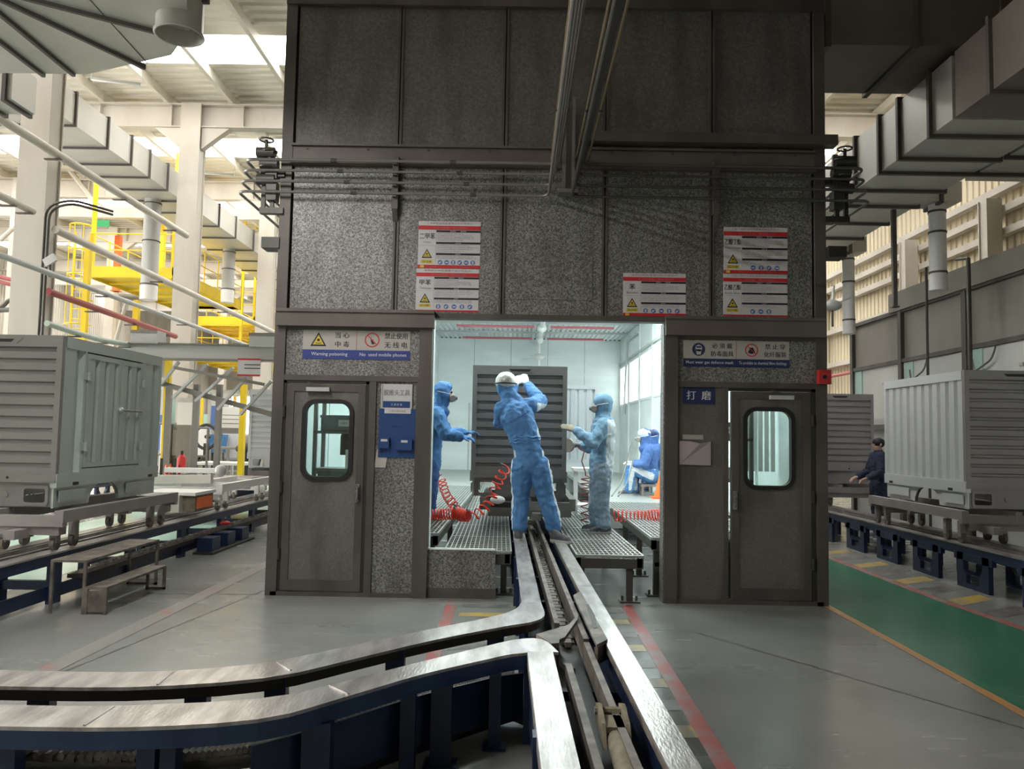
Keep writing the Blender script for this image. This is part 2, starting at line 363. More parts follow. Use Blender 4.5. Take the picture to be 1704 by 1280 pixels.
for x in (-23, -18.5, -14, -9.5, -5, -.5, 4):
    wn += 1; w_ = sroot('window_%d' % wn, (x, 63.5, 3)); bx('pane', 'win_back', w_, x-1.6, x+1.6, 63.5, 63.56, 1.4, 4.4)
    for k in range(4): bx('mullion', 'cream', w_, x-1.6+k*1.06-.04, x-1.6+k*1.06+.04, 63.4, 63.5, 1.4, 4.4)
for y in (3, 9, 15, 21, 27, 33, 39, 45):
    wn += 1; w_ = sroot('window_%d' % wn, (-25.3, y, 3)); bx('pane', 'win_side' if y < 14 else 'win_back', w_, -25.36, -25.3, y-2, y+2, 1.2, 4.6)  # unseen windows nearest the front, boosted to light it from the left
    for k in range(5): bx('mullion', 'cream', w_, -25.3, -25.2, y-2+k-.04, y-2+k+.04, 1.2, 4.6)
# columns
def column(x, y, w=.5, d=.4, top=9.75, mat='cream'):
    m = MB(); m.box(x-w/2, x+w/2, y-d/2, y-d/2+.03, 0, top); m.box(x-w/2, x+w/2, y+d/2-.03, y+d/2, 0, top); m.box(x+w/2-.06, x+w/2-.03, y-d/2+.03, y+d/2-.03, 0, top)
    m.box(x-w/2+.03, x-w/2+.06, y-d/2+.03, y+d/2-.03, 0, top); m.box(x-w/2-.08, x+w/2+.08, y-d/2-.08, y+d/2+.08, 0, .04)
    m.prism([(x+w/2, y-.1, 9.15), (x+w/2+.7, y-.1, 9.15), (x+w/2, y-.1, 8.6)], (0, .2, 0)); m.prism([(x-w/2, y-.1, 9.15), (x-w/2, y-.1, 8.6), (x-w/2-.7, y-.1, 9.15)], (0, .2, 0))
    return struct(m.build('column', mat))
for y in (13, 19, 25, 31, 37, 43): column(-8.28, y)
for y in (25, 31, 37, 43): column(-16.5, y, .36)
for y in (15.1, 18.3, 24, 30): column(9.2, y, .3, .3, 6.4)

# ------------------------------------------------------------------ left ducts and pipes
def rect_duct(name, label, x0, x1, y0, y1, z0, z1, bands, mat='duct', group=None, axis='y', bw=.045, pr=.04):
    t = thing(name, label, 'duct', ((x0+x1)/2, y0, z0), group)
    cuts = [y0 if axis == 'y' else x0]+list(bands)+[y1 if axis == 'y' else x1]
    for a, b in zip(cuts[:-1], cuts[1:]):
        if b-a < .01: continue
        if axis == 'y': bx('sheet_panel', mat, t, x0, x1, a+.004, b-.004, z0, z1)
        else: bx('sheet_panel', mat, t, a+.004, b-.004, y0, y1, z0, z1)
    for c in bands:
        f = MB()
        if axis == 'y':
            for q in ((x0-pr, x1+pr, z0-pr, z0), (x0-pr, x1+pr, z1, z1+pr), (x0-pr, x0, z0, z1), (x1, x1+pr, z0, z1)): f.box(q[0], q[1], c-bw/2, c+bw/2, q[2], q[3])
        else:
            for q in ((y0-pr, y1+pr, z0-pr, z0), (y0-pr, y1+pr, z1, z1+pr), (y0-pr, y0, z0, z1), (y1, y1+pr, z0, z1)): f.box(c-bw/2, c+bw/2, q[0], q[1], q[2], q[3])
        f.build('flange', 'flange', t)
    return t
rect_duct('air_duct', 'long pale rectangular air duct beside the left row of cream columns', -10.2, -8.75, 14.0, 46, 7.5, 8.12,
          [v*1.326 for v in (11.1, 12.0, 12.75, 13.4, 14.1, 14.8, 15.6, 16.6, 17.6, 18.8, 20, 21.2, 22.4, 24, 26, 28, 30, 32)])
t = rect_duct('air_duct', 'short grey duct elbow under the fan shaped hood, before the first cream column', -9.2, -6.02, 8.85, 9.3, 5.45, 5.9, [-7.0, -6.4, -6.1], axis='x')
def drop_pipe(label, x, y, r, z0, z1, cap, mat='pvc', group=None):
    t = thing('drop_pipe', label, 'pipe', (x, y, z0), group)
    tb('tube', mat, t, [(x, y, z0+cap), (x, y, z1)], r, 20); tb('end_cap', 'white', t, [(x, y, z0), (x, y, z0+cap)], r*1.04, 20)
    for z in (z0+cap+.02, (z0+z1)/2+.2, z1-.12): tb('clamp_ring', 'flange', t, [(x, y, z), (x, y, z+.03)], r*1.07, 20)
    return t
drop_pipe('grey vent pipe with white end dropping beside the first yellow platform', -9.5, 19.6, .205, 4.9, 7.5, .36)
drop_pipe('grey vent pipe with white end just right of the second cream column', -9.5, 24.9, .195, 5.75, 7.5, .4)
drop_pipe('slimmest grey vent pipe, dropping left of the third column', -9.5, 28.6, .185, 5.75, 7.5, .28)
# fan shaped hood
hd = thing('extraction_hood', 'big fan shaped sheet metal hood with dark ribs at the ceiling', 'hood', (-4.5, 6, 5.2))
poly = [(-6.6, 7.9), (-5.3, 7.66), (-4.45, 7.66), (-3.40, 7.23), (-3.02, 6.75), (-2.75, 6.0), (-2.75, 3.2), (-6.6, 3.2)]
MB().prism([(x, y, 5.2) for x, y in poly], (0, 0, .75)).build('hood_shell', 'duct', hd)
for a, b in (((59, 0), (259, 52)), ((9, 2), (241, 112)), ((0, 22), (123, 124)), ((0, 69), (73, 125))):
    A = P(*a, z=5.19); B = P(*b, z=5.19); A = A+(A-B)*.5
    MB().bar(A, B, .035, .05).build('stiffener_rib', 'flange', hd)
for a, b in (((150, 0), (245, 105)),):
    A = P(*a, z=5.198); B = P(*b, z=5.198); MB().bar(A, B, .008, .006).build('seam', 'flange', hd)
c0 = P(298, 60, z=5.05)
t = hd
m = MB(); n = 28
for r0, r1, z0, z1 in ((.195, .195, 5.05, 6.4), (.185, .185, 5.05, 6.4)):
    ring = [Vector((c0.x+r0*math.cos(2*PI*i/n), c0.y+r0*math.sin(2*PI*i/n), 0)) for i in range(n+1)]
    m.strip([v+Vector((0, 0, z0)) for v in ring], [v+Vector((0, 0, z1)) for v in ring])
stub = m.build('outlet_stub', 'duct', t, smooth=True, fix=False)
m = MB(); ring = [Vector((c0.x+.2*math.cos(2*PI*i/n), c0.y+.2*math.sin(2*PI*i/n), 5.06)) for i in range(n+1)]; m.tube(ring, .012, 6, False); m.build('rolled_rim', 'duct', stub, smooth=True)
bx('latch', 'flange', stub, c0.x+.19, c0.x+.25, c0.y-.02, c0.y+.02, 5.35, 5.40)
# long service pipes along the left columns
def ypipe(name, label, a, b, x, r, mat, n=10, sag=0):
    A, B = P(*a, x=x), P(*b, x=x); t = thing(name, label, 'pipe', A)
    pts = [A.lerp(B, i/10)-Vector((0, 0, sag*math.sin(PI*i/10))) for i in range(11)]
    tb('tube', mat, t, pts, r, n)
    for i in (3, 6, 9):
        q = pts[i]; bx('hanger_clip', 'flange', t, q.x-r-.12, q.x+r+.01, q.y-.03, q.y+.03, q.z-r-.02, q.z-r)
    return t
ypipe('service_pipe', 'thick cream pipe crossing the first column high up to the second column', (-60, 160), (310, 392), -7.75, .075, 'cream')
ypipe('service_pipe', 'cream pipe stub ending at the first column, left of it', (-40, 307), (55, 352), -7.9, .06, 'cream')
ypipe('service_pipe', 'cream pipe passing in front of the big yellow platform', (92, 382), (470, 560), -7.8, .07, 'cream')
ypipe('service_pipe', 'lowest thin grey cream pipe sloping down behind the left cargo box', (-40, 410), (420, 578), -7.7, .05, 'pvc')
ypipe('fire_pipe', 'red fire water pipe below the yellow platforms', (80, 485), (292, 560), -7.9, .06, 'red_pipe')
ypipe('hose_line', 'pale green sagging hose line above the left cargo box', (78, 538), (225, 575), -7.6, .05, 'hose_green', sag=.05)
t = thing('conduit', 'pair of dark bent conduits climbing the first cream column', 'conduit', (-8.0, 12.7, 0))
for dx in (0, .06):
    tb('tube', 'pipe_dark', t, corner([(-7.96+dx, 12.72, .0), (-7.96+dx, 12.72, 5.3-dx), (-7.55, 12.72, 5.42-dx), (-7.2, 13.4, 5.42-dx)], .25), .022)
t = thing('floodlight', 'small square floodlight clipped to the first cream column', 'lamp', P(83, 435, y=12.7))
q = P(84, 433, y=12.7); MB().bar(q+Vector((-.09, 0, -.06)), q+Vector((.09, -.02, .05)), .05, .14).build('housing', 'pvc', t); tb('bracket', 'pipe_dark', t, [q+Vector((0, 0, -.08)), q+Vector((0, 0, -.28))], .02)
# green hanging sign
q = P(172, 372, y=21); t = thing('exit_sign', 'small green exit sign hanging on wires in the left hall', 'sign', q)
bx('panel', 'exit_green', t, q.x-.17, q.x+.17, q.y-.02, q.y+.02, q.z-.09, q.z+.09); tb('wire', 'pvc', t, [q+Vector((0, 0, .09)), (q.x, q.y, 9.99)], .01, 5)
# hanging tube lamps
for (a, b, y, lb) in (((152, 131), (236, 141), 15.5, 'pale tube lamp hanging on wires below the fan shaped hood'), ((332, 287), (390, 292), 21, 'pale tube lamp hanging on wires right of the second column')):
    A, B = P(*a, y=y), P(*b, y=y); t = thing('tube_lamp', lb, 'lamp', (A+B)/2)
    MB().bar(A, B, .08, .05).build('batten', 'white', t)
    for q in (A, B): tb('wire', 'white', t, [q, (q.x, q.y, 9.99)], .008, 4)

# ------------------------------------------------------------------ yellow maintenance platforms
def platform(label, x0, x1, y0, y1, z0, z1, pole=True, ladder=False):
    t = thing('maintenance_platform', label, 'platform', ((x0+x1)/2, y0, z0), 'yellow maintenance platforms')
    bx('deck', 'yellow', t, x0+.03, x1-.03, y0+.03, y1-.03, z0+.1, z0+.15)
    m = MB(); m.box(x0, x1, y0, y0+.03, z0, z1); m.box(x0, x1, y1-.03, y1, z0, z1); m.box(x0, x0+.03, y0, y1, z0, z1); m.box(x1-.03, x1, y0, y1, z0, z1); m.build('edge_beam', 'yellow', t)
    n = 5
    for i in range(n+1):
        y = y0+(y1-y0)*i/n; bx('joist', 'yellow', t, x0, x1, y-.03, y+.03, z0+.02, z0+.1)
        for x in (x0, x1): tb('guard_post', 'yellow', t, [(x, y, z1), (x, y, z1+1.0)], .02, 6)
    for z in (.5, 1.0):
        for x in (x0, x1): tb('guard_rail', 'yellow', t, [(x, y0, z1+z), (x, y1, z1+z)], .02, 6)
        tb('guard_rail', 'yellow', t, [(x0, y0, z1+z), (x1, y0, z1+z)], .02, 6)
    if pole:
        for x in (x0+.05, x1-.05): bx('hanger_post', 'yellow', t, x-.05, x+.05, y0+.05, y0+.15, z0, 9.99)
    if ladder:
        lx = x0-.35
        for s in (-.25, .25): tb('ladder_rail', 'yellow', t, [(lx+s, y0+.3, z0-2.2), (lx+s, y0+.3, z1+1.1)], .025, 6)
        for k in range(11): tb('rung', 'yellow', t, [(lx-.25, y0+.3, z0-2.1+k*.3), (lx+.25, y0+.3, z0-2.1+k*.3)], .015, 5)
        for k in range(5):
            z = z0-1.4+k*.75; tb('cage_hoop', 'yellow', t, [(lx+.35*math.cos(a), y0+.3-.5*max(0, math.sin(a)), z) for a in [PI*i/8 for i in range(9)]], .025, 5)
        for a in (.3, .5, .7): tb('cage_bar', 'yellow', t, [(lx+.35*math.cos(PI*a), y0+.3-.5*math.sin(PI*a), z0-1.4), (lx+.35*math.cos(PI*a), y0+.3-.5*math.sin(PI*a), z0+1.6)], .015, 5)
    return t
platform('yellow maintenance platform with caged ladder behind the first cream column', -12.95, -10.4, 22.9, 28.6, 6.1, 6.45, ladder=True)
platform('yellow maintenance platform half hidden behind the second cream column', -13.2, -10.7, 31, 37.8, 5.85, 6.2)
platform('low yellow maintenance platform between the second and third columns', -13.0, -11.0, 30.4, 36, 4.3, 4.75)
platform('farthest yellow maintenance platform beside the third cream column', -12.2, -10.5, 41, 48, 6.4, 6.8)
for lb, a, b, y, mat in (('tall yellow post below the caged ladder platform', (140, 545), (140, 400), 15.7, 'yellow'), ('yellow post under the vent pipe end', (225, 560), (229, 500), 16, 'yellow'),
                         ('thick yellow post right of the left cargo box', (272, 790), (272, 590), 15.4, 'yellow'), ('yellow post beside the second cargo box', (403, 720), (403, 640), 17.5, 'yellow'),
                         ('yellow stanchion rising behind the grey vent pipe', (268, 447), (268, 375), 25.5, 'yellow'), ('orange stanchion above the big yellow platform', (195, 445), (195, 393), 26, 'orange')):
    A, B = P(*a, y=y), P(*b, y=y); A.z = 6.25 if y > 21.5 else 0; t = thing('yellow_post' if mat == 'yellow' else 'orange_post', lb, 'post', A); w = 9*y/FPX/2
    bx('shaft', mat, t, A.x-w, A.x+w, y-w, y+w, A.z, B.z); bx('plate', mat, t, A.x-w*1.5, A.x+w*1.5, y-w*1.5, y+w*1.5, A.z, A.z+.03)

# ------------------------------------------------------------------ right ducts, partition
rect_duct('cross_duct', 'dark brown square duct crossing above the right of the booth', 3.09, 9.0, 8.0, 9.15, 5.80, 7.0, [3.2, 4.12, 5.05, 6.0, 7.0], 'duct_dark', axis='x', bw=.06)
rect_duct('air_duct', 'pale sided duct stepping back along the right hall wall', 4.50, 5.66, 7.98, 15.2, 5.0, 5.69, [8.4, 9.1, 9.6, 10.3, 11.0, 11.9, 12.8, 14], 'duct', bw=.05)
rect_duct('air_duct', 'wide grey duct underside at the top right corner', 5.72, 8.6, 8.1, 9.9, 5.0, 5.69, [8.35, 9.0, 9.6], 'duct', bw=.05)
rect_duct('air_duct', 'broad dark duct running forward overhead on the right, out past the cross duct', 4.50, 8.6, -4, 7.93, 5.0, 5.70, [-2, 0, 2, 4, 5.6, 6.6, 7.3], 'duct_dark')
for y, z0, lb in ((11.0, 3.78, 'nearer white vent pipe in front of the brown fascia'), (14.0, 3.55, 'farther pale vent pipe by the booth edge')):
    drop_pipe(lb, 5.95, y, .115 if y < 12 else .105, z0, 5.02, .22, 'white')
    t = rect_duct('branch_duct', lb.replace('vent pipe', 'branch duct').split(' in front')[0].split(' by the')[0]+' feeding the pipe below it', 5.67, 6.2, y-.2, y+.2, 5.02, 5.3, [5.9], 'duct', axis='x')
pt = sroot('wall_partition', (7, 13, 0))
posts = [-7.4, -4.3, -1.2, 1.9, 5.0, 8.1, 10.1, 12.1, 14.15, 16.2]
for y in posts: bx('post', 'frame', pt, 6.92, 7.06, y-.06, y+.06, 0, 4.02)
for a, b in zip(posts[:-1], posts[1:]):
    bx('upper_panel', 'panel_brown', pt, 6.99, 7.03, a+.06, b-.06, 3.14, 4.0); bx('lower_panel', 'panel_white', pt, 6.97, 7.03, a+.06, b-.06, 1.95, 3.06)
    bx('base_panel', 'panel_white', pt, 6.99, 7.03, a+.06, b-.06, .1, 1.85); bx('transom', 'frame', pt, 6.93, 7.04, a, b, 3.06, 3.13); bx('transom', 'frame', pt, 6.93, 7.04, a, b, 1.85, 1.95)
    bx('socket', 'pvc', pt, 6.955, 6.97, (a+b)/2-.35, (a+b)/2-.27, 2.7, 2.75)
    bx('fluorescent_panel', 'teal', pt, 6.955, 6.972, b-.42, b-.12, 2.0, 3.05)
bx('fascia', 'fascia', pt, 6.90, 6.98, -7.5, 14.5, 4.02, 4.37); bx('top_rail', 'frame', pt, 6.93, 7.05, -7.5, 16.26, 3.98, 4.05)
for y in (13.2, 11.3): tb('cable', 'hose', pt, corner([(6.93, y, 3.06), (6.9, y+.05, 2.85), (6.9, y+.5, 2.7), (6.93, y+.6, 2.9)], .2), .015, 6)
t = thing('pipe_stand', 'dark inverted L pipe stand standing before the white partition', 'frame', (6.4, 12, 0))
tb('upright', 'pipe_dark', t, [Vector((6.6, P(1541, 445, x=6.6).y, 0)), P(1541, 445, x=6.6)], .022); tb('upright', 'pipe_dark', t, [Vector((6.6, P(1611, 430, x=6.6).y, 0)), P(1611, 430, x=6.6)], .032); tb('crossbar', 'pipe_dark', t, [P(1611, 430, x=6.6), P(1590, 432, x=6.6)], .02)
A, B = P(1489, 512, y=11.2), P(1489, 327, y=11.2)
t = thing('hanger_bar', 'thick dark vertical bar hanging from the right duct', 'bar', B); bx('bar', 'frame', t, A.x-.03, A.x+.03, 11.17, 11.23, A.z, B.z); bx('foot_plate', 'frame', t, A.x-.05, A.x+.05, 11.15, 11.25, A.z, A.z+.02)
t = thing('fire_pipe', 'thin red fire water pipe along the right yellow wall', 'pipe', (9.3, 20, 3.5)); tb('tube', 'red_pipe', t, [(9.28, 14, 3.55), (9.28, 40, 3.55)], .05)
for y in (18, 24, 30): bx('hanger_clip', 'flange', t, 9.22, 9.36, y-.02, y+.02, 3.48, 3.62)
q = P(1385, 508, y=12.5); t = thing('wall_fan', 'small grey bracket fan beside the booth right edge', 'fan', q)
MB().sphere(q, .13, 12, 8, (1.2, .7, .7)).build('motor', 'pvc', t, True)
for a in (.4, 1.5, 2.6): MB().bar(q, q+Vector((.32*math.cos(a), 0, .32*math.sin(a))), .02, .07, (0, 1, 0)).build('blade', 'pvc', t)
tb('bracket', 'pipe_dark', t, [q, q-Vector((0, 0, .35))], .02, 6)

struct(bx('shade_slab', 'duct_dark', None, .9, 9.3, -6, 7.5, 6.5, 6.7))  # unseen slab, added to shade the upper right of the booth front
# unseen lit tube lamps, added to brighten the left front and right boxes
def fill_lamp(label, x, y, z, power, ang=0):
    t = thing('tube_lamp', label, 'lamp', (x, y, z)); bx('tray', 'white', t, x-.08, x+.08, y-.65, y+.65, z+.03, z+.07); tb('lamp_tube', 'booth_lit', t, [(x, y-.6, z+.01), (x, y+.6, z+.01)], .02, 8)
    for yy in (y-.5, y+.5): tb('wire', 'pvc', t, [(x, yy, z+.07), (x, yy, 5.2 if x < -2.75 and y > 3.4 else 9.99)], .006, 4)
    l = area('fill_light', (x, y, z-.02), .14, 1.25, power, (1, .97, .93), (0, ang, 0)); return t
for k, (y, w) in enumerate(((5.3, 'nearest the booth'), (3.7, 'in the middle of three'), (2.1, 'farthest from the booth'))): fill_lamp('unseen fill lamp added over the left of the branch line, %s' % w, -2.9, y, 5.0, 50)
fill_lamp('unseen fill lamp added beside the right booth wall, nearer one', 3.45, 10.2, 4.6, 42); fill_lamp('unseen fill lamp added beside the right booth wall, farther one', 3.45, 12.6, 4.6, 42)
# ================================================================== THE SANDING BOOTH
F = 7.75
bt = thing('sanding_booth', 'tall grey galvanised metal booth with two doors and an open front', 'booth', (.3, F, 0))
X0, X1, JL, JR, ZT, ZL, ZB = -2.455, 3.06, -.87, 1.45, 6.15, 2.82, 4.31
mul = [-1.27, -.19, .84, 1.92]
# sheet panels of the front
xs = [X0+.11]+mul+[X1-.11]
for a, b in zip(xs[:-1], xs[1:]):
    bx('wall_panel', 'galv_shaded', bt, a+.02, b-.02, F, F+.03, 4.53, 6.0)
    bx('wall_panel', 'galv', bt, a+.02, b-.02, F, F+.03, ZL, ZB)
for x in mul:
    bx('mullion', 'frame', bt, x-.028, x-.006, F-.012, F+.05, ZL, ZB); bx('mullion', 'frame', bt, x+.006, x+.028, F-.012, F+.05, ZL, ZB)
    bx('mullion', 'frame', bt, x-.03, x-.006, F-.015, F+.05, 4.53, 6.0); bx('mullion', 'frame', bt, x+.006, x+.03, F-.015, F+.05, 4.53, 6.0)
bx('backing_sheet', 'dark', bt, X0+.05, X1-.05, F+.055, F+.065, ZL-.02, ZT-.02)
bx('top_beam', 'frame', bt, X0, X1, F-.05, F+.1, 6.0, ZT)
m = MB(); m.box(X0+.1, X1-.1, F-.02, F+.05, ZB, 4.53); m.box(X0+.1, X1-.1, F-.06, F-.02, ZB, ZB+.02); m.box(X0+.1, X1-.1, F-.06, F-.02, 4.51, 4.53); m.build('channel_beam', 'beam', bt)
for k in range(9):
    for z in (4.35, 4.49): MB().tube([(-2.2+k*.62, F-.03, z), (-2.2+k*.62, F-.02, z)], .014, 8).build('bolt', 'frame', bt)
bx('ledge', 'frame', bt, .55, 3.14, F-.16, F-.02, 4.56, 4.66)
bx('cover_plate', 'galv', bt, -.106, .722, F-.008, F-.001, 2.975, 3.395)
# corner posts, lintels, jambs
for a, b in ((X0, X0+.11), (X1-.11, X1)):
    bx('corner_post', 'frame', bt, a, b, F-.03, F+.12, 0, ZT)
m = MB(); m.box(X0+.03, JL+.02, F-.09, F, 2.66, ZL); m.box(X0+.03, JL+.02, F-.11, F, 2.80, 2.83); m.build('lintel', 'beam', bt)
m = MB(); m.box(JR-.0, X1-.03, F-.09, F, 2.63, 2.80); m.box(JR, X1-.03, F-.11, F, 2.79, 2.82); m.build('lintel', 'beam', bt)
bx('lintel', 'frame', bt, JL, JR, F-.02, F+.1, 2.765, ZL)
bx('jamb', 'frame', bt, JL-.13, JL, F-.04, F+.16, 0, 2.68); bx('jamb', 'frame', bt, JR, JR+.13, F-.04, F+.16, 0, 2.68)
bx('jamb_edge', 'int_wall', bt, JL, JL+.008, F+.02, F+.16, 0, 2.76); bx('jamb_edge', 'galv', bt, JR-.008, JR, F-.02, F+.16, 0, 2.76)
# sign fields above the doors, rails, side panels
bx('wall_panel', 'galv', bt, X0+.11, JL-.13, F, F+.03, 2.17, 2.68); bx('wall_panel', 'galv', bt, JR+.13, X1-.11, F, F+.03, 2.17, 2.66)
bx('rail', 'frame', bt, X0+.11, JL-.13, F-.025, F+.06, 2.12, 2.175); bx('rail', 'frame', bt, JR+.13, X1-.11, F-.025, F+.06, 2.12, 2.175)
bx('rail', 'frame', bt, X0+.11, JL-.13, F-.02, F+.05, 2.63, 2.665); bx('rail', 'frame', bt, JR+.13, X1-.11, F-.02, F+.05, 2.60, 2.64)
bx('wall_panel', 'galv', bt, -1.42, -1.01, F, F+.03, .03, 2.12); bx('wall_panel', 'door_sheet', bt, 1.59, 2.04, F, F+.03, .03, 2.12)
for a, b in ((-1.49, -1.42), (-1.02, -1.0), (1.575, 1.60), (2.035, 2.085)): bx('mullion', 'frame', bt, a, b, F-.02, F+.06, 0, 2.12)
bx('sill', 'frame', bt, X0+.05, JL, F-.03, F+.08, 0, .04); bx('sill', 'frame', bt, JR, X1-.05, F-.03, F+.08, 0, .04)
bx('threshold_plate', 'galv', bt, JL, -.20, F+.0, F+.02, .02, .47); bx('threshold_plate', 'int_wall', bt, JL, -.20, F-.006, F+.03, .47, .485); bx('threshold_plate', 'frame', bt, JL, -.19, F-.004, F, .0, .10)
# doors
def rrect(x0, x1, z0, z1, r, n=6):
    out = []
    for cx, cz, a0 in ((x1-r, z1-r, 0), (x0+r, z1-r, 90), (x0+r, z0+r, 180), (x1-r, z0+r, 270)):
        for k in range(n+1): a = math.radians(a0+90*k/n); out.append((cx+r*math.cos(a), cz+r*math.sin(a)))
    return out
def ring(mb, po, pi, y0, y1):
    n = len(po)
    for i in range(n):
        j = (i+1) % n; a, b, c, d = po[i], po[j], pi[j], pi[i]
        for y in (y0, y1): mb.quad((a[0], y, a[1]), (b[0], y, b[1]), (c[0], y, c[1]), (d[0], y, d[1]))
        mb.quad((a[0], y0, a[1]), (b[0], y0, b[1]), (b[0], y1, b[1]), (a[0], y1, a[1])); mb.quad((d[0], y0, d[1]), (c[0], y0, c[1]), (c[0], y1, c[1]), (d[0], y1, d[1]))
def booth_door(x0, x1, z1, wx0, wx1, wz0, wz1, handle_x, hinge_x, closer, gap=0):
    y0, y1 = F-.005, F+.035; r = .10; m = MB(); hs = rrect(wx0, wx1, wz0, wz1, r)
    m.box(x0, wx0, y0, y1, .05, z1); m.box(wx1, x1, y0, y1, .05, z1); m.box(wx0, wx1, y0, y1, .05, wz0); m.box(wx0, wx1, y0, y1, wz1, z1)
    for k, (cx, cz) in enumerate(((wx1, wz1), (wx0, wz1), (wx0, wz0), (wx1, wz0))):
        arc = hs[k*7:k*7+7]; m.prism([(cx, y0, cz)]+[(a, y0, c) for a, c in arc], (0, y1-y0, 0))
    d = m.build('door', 'door_sheet', bt)
    g = MB(); ring(g, rrect(wx0-.035, wx1+.035, wz0-.035, wz1+.035, r+.03), rrect(wx0+.006, wx1-.006, wz0+.006, wz1-.006, r-.005), y0-.02, y1+.01); g.build('window_gasket', 'black', d, True)
    MB().prism([(a, F+.012, c) for a, c in hs], (0, .006, 0)).build('window_pane', 'glass', d)
    st = .075
    for q in ((x0, x0+st, .05, z1), (x1-st, x1, .05, z1), (x0+st, x1-st, z1-st, z1), (x0+st, x1-st, .05, .05+st*1.4)): bx('door_stile', 'frame', d, q[0], q[1], y0-.012, y0, q[2], q[3])
    bx('door_handle', 'galv', d, handle_x-.018, handle_x+.018, y0-.03, y0-.012, .92, 1.10); bx('door_handle', 'galv', d, handle_x-.01, handle_x+.01, y0-.06, y0-.03, .95, 1.07)
    bx('door_closer', 'pvc', d, closer-.13, closer+.10, y0-.06, y0-.012, z1-.075, z1-.035); tb('closer_arm', 'frame', d, [(closer+.05, y0-.04, z1-.03), (closer-.12, y0-.05, z1+.01)], .008, 5)
    for z in (.35, 1.0, 1.75): tb('hinge', 'dark', d, [(hinge_x, y0-.02, z), (hinge_x, y0-.02, z+.11)], .016, 8)
    return d
booth_door(-2.315, -1.525, 2.085, -2.119, -1.673, 1.16, 1.898, -1.575, -2.33, -1.98)
booth_door(2.115, 2.90, 2.085, 2.268, 2.711, 1.152, 1.899, 2.15, 2.915, 2.62)
for a, b in ((-2.345, -2.318), (-1.522, -1.49), (2.906, 2.95)): bx('door_frame', 'dark', bt, a, b, F-.015, F+.06, 0, 2.12)
bx('door_frame', 'dark', bt, -2.345, -1.49, F-.015, F+.06, 2.09, 2.12); bx('door_frame', 'dark', bt, 2.085, 2.95, F-.015, F+.06, 2.09, 2.12)
# side walls, roof, inner lining
YB = 22.75
for k in range(8):
    a = F+.12+k*1.86; b = a+1.84
    bx('side_panel', 'galv_shaded', bt, X0, X0+.03, a, b, 0, ZT); bx('side_panel', 'galv_shaded', bt, X1-.03, X1, a, b, 0, ZT)
    bx('roof_panel', 'galv_shaded', bt, X0, X1, a, b, ZT-.03, ZT)
    bx('inner_wall_panel', 'int_wall', bt, X0+.06, X0+.09, a+.01, b-.01, 0, 4.45)
    bx('inner_wall_panel', 'int_wall', bt, X1-.09, X1-.06, a+.01, b-.01, 0, 2.5); bx('inner_wall_panel', 'int_wall', bt, X1-.09, X1-.06, a+.01, b-.01, 3.66, 4.45)
    bx('inner_post', 'int_wall', bt, X1-.12, X1-.06, a-.05, a+.07, 0, 4.45)
for k in range(5): bx('back_wall_panel', 'int_wall', bt, X0+.06+k*1.08, X0+.06+k*1.08+1.07, YB, YB+.03, 0, 4.45)
bx('back_skin', 'galv_shaded', bt, X0, X1, YB+.05, YB+.08, 0, ZT)
for k in range(8):
    a = F+.12+k*1.86; wp = bx('lit_window', 'booth_win', bt, X1-.065, X1-.06, a+.17, a+1.7, 2.56, 3.60)
    m = MB(); m.box(X1-.11, X1-.06, a+.07, a+.17, 2.5, 3.66); m.box(X1-.11, X1-.06, a+1.70, a+1.81, 2.5, 3.66); m.box(X1-.11, X1-.06, a+.17, a+1.7, 2.5, 2.56); m.box(X1-.11, X1-.06, a+.17, a+1.7, 3.6, 3.66); m.build('window_frame', 'int_wall', wp)
bx('window_rail', 'pvc', bt, X1-.13, X1-.09, F+.3, YB, 3.70, 3.76)
ra = []; n = int((X1-X0-.15)/.13)
for k in range(n):
    x = X0+.08+k*.13
    for dx, z in ((0, 4.45), (.06, 4.45), (.075, 4.485), (.115, 4.485)): ra.append(Vector((x+dx, F+.1, z)))
ra.append(Vector((X1-.07, F+.1, 4.45)))
for a, b in ((F+.12, 17.2), (17.25, 19.2), (19.25, 21), (21.05, YB)):
    MB().strip([Vector((v.x, a, v.z)) for v in ra], [Vector((v.x, b, v.z)) for v in ra]).build('ceiling_sheet', 'int_ceiling', bt)
for y in (17.22, 19.22, 21.02): bx('ceiling_batten', 'pvc', bt, X0+.06, X1-.06, y-.025, y+.025, 4.40, 4.45)
for y in (9.2, 11.4, 13.6, 15.8):
    for x in (-1.5, .3, 2.0):
        l = bx('ceiling_lamp', 'booth_lit', bt, x-.5, x+.5, y-.3, y+.3, 4.38, 4.41); bx('lamp_tray', 'white', l, x-.55, x+.55, y-.35, y+.35, 4.41, 4.45)
bx('back_door', 'int_wall', bt, -2.0, -1.45, YB-.04, YB, .45, 2.5); bx('back_door_frame', 'pvc', bt, -1.46, -1.41, YB-.05, YB, .45, 2.55)
bx('cover_trim', 'int_wall', bt, X0+.06, X1-.06, YB-.02, YB, 3.4, 3.43)
